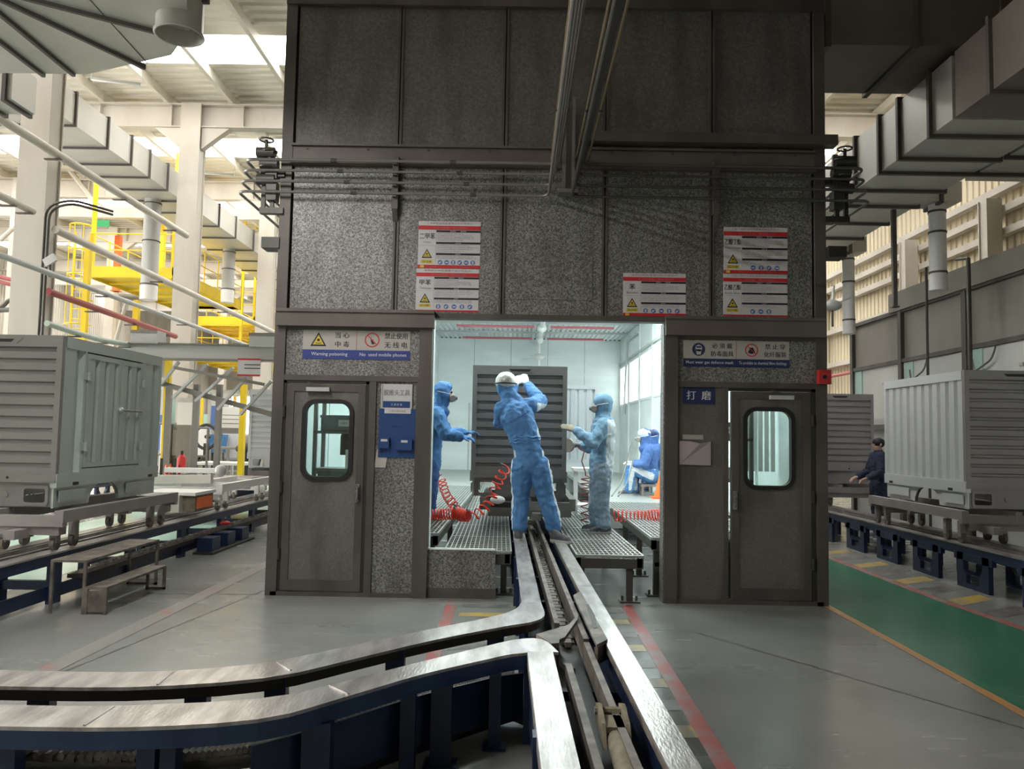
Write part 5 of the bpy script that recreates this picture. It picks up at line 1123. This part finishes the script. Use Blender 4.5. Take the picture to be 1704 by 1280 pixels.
def standing(label, J, fd, cloth_top, cloth_leg, glove, z0, stripe=None, cap=None, jacket=False, hand_spec=None, cat='person', mask=True, hooded=True):
    root = thing('person', label, cat, (J['pel'].x, J['pel'].y, z0)); f = Fig(); fd = Vector(fd).normalized(); sd = fd.cross(Vector((0, 0, 1)))
    up = (J['neck']-J['waist']).normalized()
    f.cap('top', J['waist'], J['chest'], .162, .185, .80, fd); f.cap('top', J['chest'], J['neck']-up*.07, .185, .125, .74, fd)
    f.cap('top', J['shA'], J['shB'], .088, .088); f.cap('skin', J['neck']-up*.04, J['head']-up*.05, .058, .055)
    f.cap('leg', J['hipA']+Vector((0, 0, .03)), J['hipB']+Vector((0, 0, .03)), .11, .11); f.cap('leg', J['pel'], J['waist'], .16, .152, .84, fd)
    if jacket: f.cap('top', J['pel']-Vector((0, 0, .03)), J['waist'], .172, .162, .85, fd); f.cap('top', J['waist'], J['chest'], .165, .175, .85, fd)
    for s in 'AB':
        f.chain('leg', [J['hip'+s], J['hip'+s].lerp(J['knee'+s], .5), J['knee'+s], J['knee'+s].lerp(J['ank'+s], .5), J['ank'+s]], [.122, .112, .092, .090, .084])
        sh, el, wr = J['sh'+s], J['el'+s], J['wr'+s]
        f.chain('top', [sh, el, el.lerp(wr, .55), el.lerp(wr, .9)], [.090, .074, .064, .052]); f.cap('glove', el.lerp(wr, .85), wr, .033, .03)
        d = (wr-el).normalized(); hs = (hand_spec or {}).get(s, {}); f.hand('glove', wr, hs.get('d', d), hs.get('n', -Vector((0, 0, 1))), 1.08, hs.get('curl', .45), hs.get('m', 1))
    head_parts(root, f, J['head'], fd, cloth_top)
    mats = {'top': cloth_top, 'leg': cloth_leg, 'skin': 'skin', 'glove': glove}
    if stripe: mats['stripe'] = 'stripe'
    f.finish('body', mats, root, .0085, .0105, 3, stripe)
    if hooded: hood(root, J['head'], fd, cloth_top, J['neck'])
    if mask: respirator(root, J['head'], fd)
    return root

# ---- worker in the middle, seen from behind, astride the two rails, hands up on the box
J = dict(pel=P(883, 768, y=8.58), waist=P(874, 732, y=8.58), chest=P(860, 694, y=8.62), neck=P(850, 662, y=8.70), head=P(842, 641, y=8.78),
         shA=P(836, 681, y=8.66), shB=P(884, 675, y=8.72), elA=P(832, 703, y=8.92), wrA=P(858, 640, y=9.30), elB=P(900, 668, y=9.0), wrB=P(876, 639, y=9.33),
         hipA=P(868, 778, y=8.58), hipB=P(897, 778, y=8.58), kneeA=P(866, 826, y=8.62), kneeB=P(908, 824, y=8.62), ankA=P(864, 876, y=8.58), ankB=P(922, 876, y=8.62))
leg_axis = J['pel'].x
def st_center(k, c, n):
    if k == 'leg' and abs(n.x) > .82 and ((c.x < J['hipA'].x-.02 and n.x < 0) or (c.x > J['hipB'].x and n.x > 0)) and c.z < 1.45: return 'stripe'
    if k == 'top' and n.x > .5 and c.x > J['elB'].x-.05 and c.z < J['elB'].z-.03: return 'stripe'
mid = standing('person seen from behind in blue coverall, standing on the rails with raised hands', J, (0, 1, 0), 'suit', 'suit', 'glove', .47, st_center, hand_spec={'A': dict(d=(.25, .5, .7), n=(.1, 1, -.4), curl=.35), 'B': dict(d=(-.2, .5, .8), n=(0, 1, -.4), curl=.35, m=-1)})
h = J['head']; m = MB(); m.sphere(h+Vector((0, -.018, .04)), .126, 22, 12, (.95, 1.03, .88)); cp = m.build('cap', 'helmet', mid, True)
MB().tube([h+Vector((.122*math.cos(a), -.018+.132*math.sin(a), .015)) for a in [2*PI*i/28 for i in range(29)]], .008, 6, False).build('headband', 'black', cp, True)
m = MB(); wz = J['waist']
for i, dz in enumerate((-.03, 0, .03)): m.tube([wz+Vector((.162*math.cos(a)*1.0, .128*math.sin(a), dz+.008*math.sin(9*a+i))) for a in [2*PI*k/36 for k in range(37)]], .011, 6, False)
m.build('waist_gathers', 'suit', mid, True)
m = MB(); m.tube([P(826, 712, y=8.50), P(845, 704, y=8.455), P(865, 693, y=8.46), P(882, 684, y=8.52)], .004, 5); m.build('yoke_seam', 'suit_dark', mid, True)
shoe(mid, (J['ankA'].x+.0, J['ankA'].y-.09), (-.1, 1), z=.47); shoe(mid, (J['ankB'].x-.03, J['ankB'].y-.06), (.55, -.5), z=.47)
# ---- worker on the right in profile, sanding with a disc
J = dict(pel=P(1000, 778, y=9.45), waist=P(1003, 748, y=9.45), chest=P(1004, 715, y=9.45), neck=P(1003, 692, y=9.45), head=P(1002, 673, y=9.45),
         shA=P(1006, 708, y=9.27), shB=P(1004, 708, y=9.62), elA=P(988, 737, y=9.20), wrA=P(957, 716, y=9.28), elB=P(994, 748, y=9.70), wrB=P(966, 742, y=9.66),
         hipA=P(1001, 785, y=9.36), hipB=P(1000, 783, y=9.54), kneeA=P(1000, 830, y=9.36), kneeB=P(993, 828, y=9.54), ankA=P(1004, 873, y=9.36), ankB=P(993, 868, y=9.56))
J = {k: Vector(v) for k, v in J.items()}
Jr = J
def st_right(k, c, n):
    if k == 'top' and n.x > .25 and c.x > Jr['chest'].x+.02 and c.z < 1.82: return 'stripe'
rt = standing('person in faded blue jacket and grey trousers, facing left with sanding disc', J, (-1, 0, 0), 'suit_pale', 'suit_grey', 'glove_dirty', .46, st_right, jacket=True, hand_spec={'A': dict(d=(-1, .1, .35), n=(-.2, .8, -.5), curl=.25), 'B': dict(d=(-1, -.05, 0), n=(0, 0, -1), curl=.6)})
h = J['head']; MB().sphere(h+Vector((.012, 0, .035)), .118, 18, 10, (1.02, .95, .84)).build('cap', 'suit_pale', rt, True)
shoe(rt, (J['ankA'].x+.09, J['ankA'].y), (-1, -.15), z=.465); shoe(rt, (J['ankB'].x+.08, J['ankB'].y), (-1, .1), z=.465)
q = P(945, 741, y=9.62); t = thing('sanding_disc', 'round tan sanding disc held by the right worker', 'sander', q); tb('pad', 'filter', t, [q+Vector((-.012, -.02, 0)), q+Vector((.012, .02, 0))], .085, 20); tb('hub', 'respirator', t, [q, q+Vector((.10, .01, .0))], .03, 10); tb('grip', 'respirator', t, [q+Vector((.05, 0, .02)), q+Vector((.15, .02, 0))], .024, 8)
# ---- worker at the left jamb
J = dict(pel=P(713, 770, y=9.30), waist=P(715, 742, y=9.30), chest=P(722, 703, y=9.30), neck=P(731, 675, y=9.30), head=P(740, 654, y=9.30),
         shA=P(727, 690, y=9.14), shB=P(725, 690, y=9.46), elA=P(741, 723, y=9.08), wrA=P(768, 727, y=9.12), elB=P(745, 722, y=9.60), wrB=P(775, 720, y=9.62),
         hipA=P(713, 778, y=9.21), hipB=P(713, 778, y=9.39), kneeA=P(715, 818, y=9.2), kneeB=P(712, 818, y=9.4), ankA=P(712, 853, y=9.22), ankB=P(707, 851, y=9.4))
J = {k: Vector(v) for k, v in J.items()}
lf = standing('person in blue hooded suit with grey respirator, half hidden by the left jamb', J, (1, 0, -.05), 'suit', 'suit_dark', 'suit', .60, None, jacket=True, hand_spec={'A': dict(d=(1, 0, -.1), n=(0, .3, -1), curl=.5)})
shoe(lf, (J['ankA'].x-.08, J['ankA'].y), (1, -.1), z=.60); shoe(lf, (J['ankB'].x-.08, J['ankB'].y), (1, .1), z=.60)
# ---- seated workers by the right wall
def seated(label, dx, dy, top, leg, capmat, filt):
    V = lambda u, v, y: P(u, v, y=y)+Vector((dx, dy, 0))
    J = dict(pel=V(1083, 792, 13.9), waist=V(1083, 776, 13.9), chest=V(1080, 755, 13.9), neck=V(1074, 739, 13.9), head=V(1071, 726, 13.9), shA=V(1079, 750, 13.72), shB=V(1077, 750, 14.08), elA=V(1073, 773, 13.64), wrA=V(1054, 773, 13.72), elB=V(1070, 772, 14.16), wrB=V(1052, 770, 14.08),
             hipA=V(1083, 793, 13.8), hipB=V(1083, 793, 14.0), kneeA=V(1051, 778, 13.78), kneeB=V(1054, 779, 14.04), ankA=V(1046, 813, 13.8), ankB=V(1056, 813, 14.04))
    r = standing(label, J, (-1, 0, 0), top, leg, 'glove', .60, lambda k, c, n: 'stripe' if k == 'leg' and n.y < -.9 and c.z < J['kneeA'].z+.03 and c.x > J['ankA'].x-.01 else None)
    h = J['head']; MB().sphere(h+Vector((.01, 0, .045)), .12, 16, 9, (1, .95, .75)).build('cap', capmat, r, True)
    for a in 'AB': shoe(r, (J['ank'+a].x+.08, J['ank'+a].y), (-1, 0), z=.60)
    return r, J
s1, JS = seated('person in dark blue suit and pale cap, seated by the right booth wall', 0, 0, 'suit_dark', 'suit', 'stripe', 'filter')
s2, J2 = seated('person in dark cap seated behind the pale capped person', .28, .75, 'suit_dark', 'suit_dark', 'sign_navy', 'sign_yellow')
for J_, lb in ((JS, 'low wooden stool under the pale capped seated person'), (J2, 'low stool under the seated person behind')):
    p = J_['pel']; t = thing('stool', lb, 'stool', (p.x, p.y, .60)); zt = p.z-.14
    bx('seat', 'pipe_mid', t, p.x-.2, p.x+.22, p.y-.2, p.y+.2, zt-.04, zt)
    for x in (-.17, .19):
        for y in (-.17, .17): bx('leg', 'pipe_mid', t, p.x+x-.02, p.x+x+.02, p.y+y-.02, p.y+y+.02, .60, zt-.04)
q = P(1099, 818, y=13.2); t = thing('traffic_cone', 'small orange cone at the right edge of the booth opening', 'cone', (q.x, q.y, .60)); tb('cone', 'orange', t, [(q.x, q.y, .6), (q.x, q.y, 1.0)], [.12, .02], 14); bx('base', 'orange', t, q.x-.15, q.x+.15, q.y-.15, q.y+.15, .6, .63)
# ---- person beyond the right conveyor
b0 = P(1463, 760, y=13.2); x, y = b0.x, 13.2; V = lambda dx, dy, z: Vector((x+dx, y+dy, z))
J = dict(pel=V(0, 0, .92), waist=V(0, 0, 1.06), chest=V(0, 0, 1.28), neck=V(0, 0, 1.44), head=V(-.02, 0, 1.57), shA=V(-.02, -.18, 1.36), shB=V(.02, .18, 1.36), elA=V(-.08, -.24, 1.10), wrA=V(-.28, -.2, 1.02), elB=V(-.08, .24, 1.1), wrB=V(-.28, .2, 1.02), hipA=V(0, -.09, .86), hipB=V(0, .09, .86), kneeA=V(0, -.09, .48), kneeB=V(0, .1, .48), ankA=V(.02, -.1, .09), ankB=V(.02, .1, .09))
fr = standing('person in dark blue clothes standing between the two right cargo boxes', J, (-1, 0, 0), 'navy_cloth', 'navy_cloth', 'skin', 0, None, mask=False, hooded=False)
MB().sphere(J['head']+Vector((.015, 0, .03)), .098, 16, 9, (1.05, .98, .9)).build('hair', 'sign_black', fr, True)
for s in 'AB': shoe(fr, (J['ank'+s].x+.08, J['ank'+s].y), (-1, 0), z=0)

# ================================================================== COILED HOSES
def coil(label, pts, R, turns, r, mat, lead=None, spt=14):
    c = resample_3(pts, turns*spt); t = thing('coiled_hose', label, 'hose', c[0], 'coiled air hoses'); path = []
    u = Vector((0, 0, 1))
    for i, p in enumerate(c):
        d = (c[min(i+1, len(c)-1)]-c[max(i-1, 0)]).normalized(); u = Vector((0, 0, 1)) if abs(d.z) < .85 else Vector((0, 1, 0)); u = (u-d*u.dot(d)).normalized(); w = d.cross(u); a = 2*PI*i/spt
        k = 1+.18*noise.noise(p*9); path.append(p+(u*math.cos(a)+w*math.sin(a))*R*k)
    if lead: path = [Vector(q) for q in lead]+path
    tb('coil', mat, t, path, r, 5); tb('fitting', 'pipe_mid', t, [path[-1], path[-1]+(path[-1]-path[-2]).normalized()*.05], r*1.5, 6); return t
def resample_3(pts, n):
    p = [Vector(q) for q in pts]; p = [p[0]*2-p[1]]+p+[p[-1]*2-p[-2]]; out = []; segs = len(p)-3
    for i in range(n+1):
        u = min(i/n*segs, segs-1e-6); k = int(u); t = u-k; a, b, c, d = p[k:k+4]; out.append(.5*((2*b)+(c-a)*t+(2*a-5*b+4*c-d)*t*t+(3*b-a-3*c+d)*t**3))
    return out
coil('red coiled hose lying along the left grating', [P(712, 857, y=9.0), P(735, 856, y=9.0), P(758, 855, y=8.95)], .062, 11, .008, 'coil')
coil('dense pile of red coiled hose on the left grating', [P(757, 853, y=9.0), P(768, 857, y=8.95), P(780, 859, y=8.9)], .065, 9, .009, 'coil')
coil('loose red coiled hose climbing behind the dense pile', [P(734, 795, y=10.0), P(742, 822, y=9.8), P(760, 848, y=9.2)], .05, 9, .008, 'coil')
coil('red coiled hose rising from the pile to the middle worker', [P(788, 860, y=8.9), P(812, 840, y=9.0), P(826, 808, y=9.1), P(842, 778, y=9.0)], .062, 9, .008, 'coil')
coil('red coiled hose stretched along the right grating edge', [P(1022, 858, y=9.9), P(1060, 859, y=9.8), P(1090, 858, y=9.7), P(1112, 857, y=9.6)], .07, 17, .008, 'coil')
coil('brown coiled hose hanging beside the right worker', [P(975, 792, y=9.6), P(973, 825, y=9.6), P(974, 868, y=9.6)], .055, 8, .008, 'coil_brown', [P(962, 744, y=9.62), P(972, 752, y=9.6), P(968, 768, y=9.6), P(974, 785, y=9.6)])
for k, dx in enumerate((0, .1)):
    t = thing('air_hose', 'thin grey hose hanging down the right booth wall, %s of two' % ('left', 'right')[k], 'hose', (2.3, 14, .5)); tb('tube', 'hose', t, resample_3([P(1050, 735, y=13.2)+Vector((dx, 0, 0)), P(1040, 780, y=13.0)+Vector((dx, 0, 0)), P(1032, 805, y=12.7)+Vector((dx, 0, 0)), P(1018, 826, y=12.35)+Vector((dx, 0, 0))], 16), .012, 6)
q = P(828, 832, y=9.3); t = thing('rag_bundle', 'white rag and dark tool lying by the box trolley inside the booth', 'rags', q)
m = MB(); m.sphere((q.x, q.y, q.z-.0), .07, 10, 7, (1.3, 1, .7)); o = m.build('rag', 'white', t, True); bx('dark_tool', 'dark', t, q.x-.08, q.x+.18, q.y+.02, q.y+.12, q.z-.09, q.z-.03)
# ================================================================== LEFT BACKGROUND
t = thing('overhead_rack', 'grey overhead steel rack with sloping braces behind the left boxes', 'rack', (-6, 15, 0))
A, B = P(200, 590, y=15), P(480, 590, y=15)
bx('main_beam', 'pvc', t, A.x, B.x+1.2, 14.94, 15.06, B.z-.12, B.z+.14); bx('upper_flange', 'pipe_mid', t, A.x, B.x+1.2, 14.86, 15.14, B.z+.14, B.z+.17); bx('lower_flange', 'pipe_mid', t, A.x, B.x+1.2, 14.86, 15.14, B.z-.15, B.z-.12)
a, b = P(250, 633, y=15.2), P(465, 693, y=15.2); MB().bar(a, b, .08, .10).build('sloping_beam', 'pipe_mid', t); a2, b2 = P(290, 612, y=15), P(440, 640, y=15); MB().bar(a2, b2, .05, .06).build('sloping_beam', 'pipe_mid', t)
for (p, q) in (((268, 640), (298, 602)), ((288, 662), (345, 606)), ((325, 668), (388, 612)), ((362, 682), (420, 618)), ((400, 690), (452, 634)), ((240, 660), (262, 610))):
    MB().bar(P(*p, y=15.1), P(*q, y=15.1), .07, .05).build('brace', 'pvc', t)
for u in (328, 366, 282): a = P(u, 640, y=15.3); bx('post', 'pipe_mid', t, a.x-.05, a.x+.05, 15.25, 15.35, 0, a.z)
for (p, q, lb) in (((226, 573), (269, 552), 'grey steel box on the left end of the overhead rack'), ((420, 579), (482, 557), 'grey steel box on the rack beside the booth corner')):
    a, b = P(*p, y=15), P(*q, y=15); t = thing('junction_box', lb, 'box', a); bx('housing', 'pvc', t, a.x, b.x, 14.8, 15.2, a.z, b.z); bx('lid', 'pipe_mid', t, a.x-.01, b.x+.01, 14.79, 14.8, b.z-.06, b.z)
a, b = P(395, 626, y=14.8), P(434, 597, y=14.8); t = thing('notice_card', 'red and white notice card hanging from the overhead rack', 'sign', a); bx('board', 'paper', t, a.x, b.x, 14.79, 14.8, a.z, b.z); [tb('wire', 'pvc', t, [(x_, 14.83, b.z-.05), (x_, 14.87, 3.0)], .008, 4) for x_ in (a.x+.05, b.x-.05)]; w, h = b.x-a.x, b.z-a.z
for c0, c1, mm, x0_ in ((.90, 1, 'sign_red', 0), (0, .10, 'sign_red', 0), (.62, .67, 'sign_black', .3), (.42, .47, 'sign_black', .3)): bx('colour_band', mm, t, a.x+w*x0_, b.x, 14.786, 14.79, a.z+h*c0, a.z+h*c1)
def cab(name, label, p, q, y, d, mat, cat, trim='pvc', bands=()):
    a, b = P(*p, y=y), P(*q, y=y); t = thing(name, label, cat, (a.x, y, a.z)); bx('body', mat, t, a.x, b.x, y, y+d, a.z, b.z); bx('top', trim, t, a.x-.01, b.x+.01, y-.01, y+d, b.z-(b.z-a.z)*.16, b.z+.01)
    (bx('stand', 'pipe_mid', t, a.x+.02, b.x-.02, y+.01, y+max(d-.01, .03), 0, a.z) if a.z > .1 else 0)
    for k in bands: bx('door_line', 'dark', t, a.x+.03, b.x-.03, y-.008, y, a.z+(b.z-a.z)*k, a.z+(b.z-a.z)*k+.02)
    return t
cab('control_cabinet', 'white control cabinet with grey blue top under the overhead rack', (294, 707), (320, 663), 17, .4, 'white', 'cabinet', 'pvc')
cab('notice_board', 'tall pale notice board below the white control cabinet', (284, 758), (301, 708), 17.2, .05, 'white', 'board')
cab('switch_box', 'narrow pale green box left of the white control cabinet', (272, 705), (285, 662), 17, .25, 'teal', 'cabinet')
cab('blue_machine', 'blue machine cabinet far behind the overhead rack', (350, 715), (366, 668), 30, 1, 'icon_blue', 'machine')
cab('slotted_rack', 'white rack of slots far behind the second cargo box', (368, 712), (400, 678), 29, .6, 'white', 'rack', 'white', (.2, .4, .6))
for k, (p, q, mm, lb) in enumerate((((264, 785), (286, 706), 'white', 'bright white panel left of the notice board'), ((300, 760), (347, 712), 'white', 'bright white panel behind the grey posts'), ((369, 765), (398, 722), 'white', 'bright white panel beside the second cargo box'))):
    a, b = P(*p, y=22+k), P(*q, y=22+k); t = thing('wall_board', lb, 'panel', a); bx('sheet', mm, t, a.x, b.x, 22+k, 22.05+k, a.z, b.z); bx('edge', 'pvc', t, a.x, b.x, 21.97+k, 22+k, a.z, a.z+.06)
# shop machinery: frames, tables and wheels in the distance
def bench_frame(label, u0, u1, v0, v1, y, d, mat, n=3):
    a, b = P(u0, v1, y=y), P(u1, v0, y=y); t = thing('work_table', label, 'table', (a.x, y, a.z))
    bx('top', mat, t, a.x, b.x, y, y+d, b.z-.06, b.z)
    for i in range(n):
        x = a.x+.04+(b.x-a.x-.08)*i/(n-1)
        for yy in (y+.05, y+d-.05): bx('leg', mat, t, x-.03, x+.03, yy-.03, yy+.03, 0, b.z-.06)
    bx('shelf', 'pipe_mid', t, a.x, b.x, y, y+d, b.z*.4, b.z*.4+.04); return t
bench_frame('pale low table right of the big cargo box, behind the line', 270, 335, 783, 800, 15.6, .9, 'white'); bench_frame('white table near the second cargo box', 318, 405, 771, 785, 18.5, 1, 'white'); bench_frame('grey work table beside the white panels', 345, 412, 745, 770, 21, .9, 'pipe_mid')
for u, v, y, r, lb in ((343, 727, 20, .28, 'black wheel shaped hose reel far behind the rack'), (412, 747, 20.5, .22, 'dark motor bulge beside the second cargo box'), (325, 752, 24.6, .3, 'dark machine drum below the hose reel')):
    q = P(u, v, y=y); t = thing('machine_drum', lb, 'machine', q)
    if 'reel' in lb: tb('rim', 'dark', t, [q+Vector((r*math.cos(a), 0, r*1.1*math.sin(a))) for a in [2*PI*i/20 for i in range(21)]], .04, 6); tb('hub', 'dark', t, [q, q+Vector((0, .2, 0))], .05, 8)
    else: MB().sphere(q, r, 12, 8, (1.5, 1, .7)).build('drum', 'dark', t, True)
    bx('stand', 'dark', t, q.x-.06, q.x+.06, q.y-.0, q.y+.1, 0, q.z-r*.6)
q = P(355, 737, y=23.5); t = thing('blue_bin', 'bright blue bin far behind the rack', 'bin', q); m = MB(); m.add([(q.x-.22, 23.5, q.z-.3), (q.x+.22, 23.5, q.z-.3), (q.x+.22, 23.9, q.z-.3), (q.x-.22, 23.9, q.z-.3), (q.x-.28, 23.45, q.z+.25), (q.x+.28, 23.45, q.z+.25), (q.x+.28, 23.95, q.z+.25), (q.x-.28, 23.95, q.z+.25)], [(3, 2, 1, 0), (0, 1, 5, 4), (1, 2, 6, 5), (2, 3, 7, 6), (3, 0, 4, 7)]); m.build('tub', 'suit', t); bx('stand', 'dark', t, q.x-.2, q.x+.2, 23.55, 23.85, 0, q.z-.3)
t = thing('red_rack', 'dark trolley with red and orange bottles right of the big box', 'trolley', P(278, 790, y=16)); a, b = P(265, 795, y=14.9), P(292, 772, y=14.9)
bx('tray', 'dark', t, a.x, b.x, 14.9, 15.4, a.z, a.z+.05)
for x in (a.x, b.x-.04): bx('upright', 'dark', t, x, x+.04, 14.9, 14.94, 0, b.z+.1)
for i in range(4): 
    x = a.x+.06+i*.08; o = tag(tb('bottle', ('coil', 'orange', 'coil', 'red')[i], None, [(x, 15.05, a.z+.05), (x, 15.05, a.z+.2), (x, 15.05, a.z+.26)], [.03, .03, .012], 8), ('leftmost', 'second from left', 'third from left', 'rightmost')[i]+' tiny red or orange bottle on the dark trolley tray', 'bottle', 'red bottles on the dark trolley')
q = P(302, 770, y=17); q = P(302, 770, y=16.5); t = thing('fire_extinguisher', 'small red extinguisher standing by the notice board', 'extinguisher', (q.x, 16.5, 0)); tb('cylinder', 'red', t, [(q.x, 16.5, .5), (q.x, 16.5, 1.0), (q.x, 16.5, 1.08)], [.09, .09, .04], 12); tb('valve', 'black', t, [(q.x, 16.5, 1.08), (q.x, 16.5, 1.16)], .03, 8); bx('stand', 'dark', t, q.x-.1, q.x+.1, 16.4, 16.6, 0, .5)
# flat steel parts stacked between the lines
t = thing('flat_frame', 'long pale steel frame lying across the left line behind the box', 'frame', (-5.6, 10.4, .6))
a, b = P(275, 812, y=11.3), P(366, 806, y=11.3); a.z = b.z = 1.02; MB().bar(a, b, .12, .07).build('tube', 'white', t); MB().bar(a-Vector((0, .3, .12)), b-Vector((0, .3, .1)), .1, .12).build('tube', 'duct', t); MB().sphere(b, .09, 10, 8).build('joint', 'pvc', t, True)
a, b = P(235, 850, y=10.2), P(325, 825, y=10.2); t = thing('steel_crate', 'tan steel crate on the left line behind the big box', 'crate', a); bx('body', 'mud', t, a.x, b.x, 10.2, 10.8, a.z, b.z); bx('lip', 'white', t, a.x-.02, b.x+.02, 10.15, 10.85, b.z, b.z+.04); bx('end_plate', 'orange', t, b.x, b.x+.01, 10.25, 10.75, a.z+.03, b.z-.03)
for u in (290, 247): q = P(u, 840, y=10.1); bx('bracket', 'duct', t, q.x-.07, q.x+.07, 10.08, 10.2, q.z-.1, q.z+.12)
# dark duct elbows and cables behind the first column
t = thing('cable_bundle', 'black sagging cable bundle at the far left behind the column', 'cable', P(20, 505, y=14)); tb('cable', 'hose', t, resample_3([P(-20, 508, y=14), P(0, 512, y=14), P(15, 500, y=14), P(28, 498, y=14)], 12), .04, 8); tb('cable', 'hose', t, resample_3([P(-20, 520, y=14), P(5, 516, y=14), P(28, 516, y=14)], 12), .045, 8)
t = thing('fire_pipe', 'short red pipes left of the first cream column', 'pipe', P(10, 463, y=15)); tb('tube', 'red_pipe', t, [P(-20, 455, y=15), P(27, 468, y=15)], .04, 8); tb('tube', 'red_pipe', t, [P(-20, 464, y=15), P(27, 476, y=15)], .04, 8)
for (p, q, y, r, lb) in (((0, 400), (33, 370), 24, .07, 'pale diagonal brace left of the first column, lower'), ((-5, 345), (33, 325), 26, .07, 'pale diagonal brace left of the first column, upper'), ((110, 275), (160, 340), 24.9, .09, 'cream diagonal brace right of the first column'), ((119, 828), (212, 498), 20, .05, 'pale slanted post under the yellow platform')):
    t = thing('brace', lb, 'brace', P(*p, y=y)); tb('tube', 'cream', t, [P(*p, y=y), P(*q, y=y)], r, 8); tb('end_plate', 'cream', t, [P(*p, y=y), P(*p, y=y)+Vector((0, 0, .05))], r*1.5, 8)
for k in range(6):
    y = 26+k*2.4; x = -12.5-(k % 3)*1.3; t = thing('assembly_machine', 'far assembly machine in the left hall, number %s from the booth' % ('one', 'two', 'three', 'four', 'five', 'six')[k], 'machine', (x, y, 0))
    bx('base', 'pipe_mid', t, x-.8, x+.8, y, y+1, 0, .9); bx('head', ('icon_blue', 'white', 'teal')[k % 3], t, x-.5, x+.5, y+.2, y+.8, .9, 2.1+.3*(k % 2))
    for dx in (-.75, .75): bx('post', ('yellow', 'pvc')[k % 2], t, x+dx-.06, x+dx+.06, y, y+.1, 0, 3.2)
    bx('gantry', 'pvc', t, x-.9, x+.9, y, y+.12, 3.2, 3.35)

a, b = P(262, 818, y=13.6), P(392, 800, y=13.6)
t = thing('transfer_table', 'low dark transfer table with pale mauve top behind the empty trolley', 'table', (a.x, 13.6, 0)); bx('top', 'pink', t, a.x, b.x, 13.55, 15.2, b.z-.03, b.z); bx('apron', 'blue_frame', t, a.x+.05, b.x-.05, 13.6, 15.15, .25, b.z-.03)
for x in (a.x+.1, (a.x+b.x)/2, b.x-.16):
    for y in (13.65, 15.05): bx('leg', 'blue_frame', t, x, x+.06, y, y+.06, 0, .25)
for k, (u, v0, v1, y, lb) in enumerate(((262, 705, 800, 17.6, 'nearest the big cargo box'), (284, 705, 790, 17.9, 'below the switch box'), (320, 712, 800, 18.2, 'right of the notice board'))):
    A, B = P(u, v0, y=y), P(u+26, v0+4, y=y); t = thing('tube_rail', 'thin grey tube railing in the left background, %s' % lb, 'railing', (A.x, y, 0))
    for x in (A.x, B.x): tb('post', 'pipe_mid', t, [(x, y, 0), (x, y, A.z)], .03, 6)
    for z in (A.z, A.z*.6): tb('rail', 'pipe_mid', t, [(A.x, y, z), (B.x, y, z)], .025, 6)
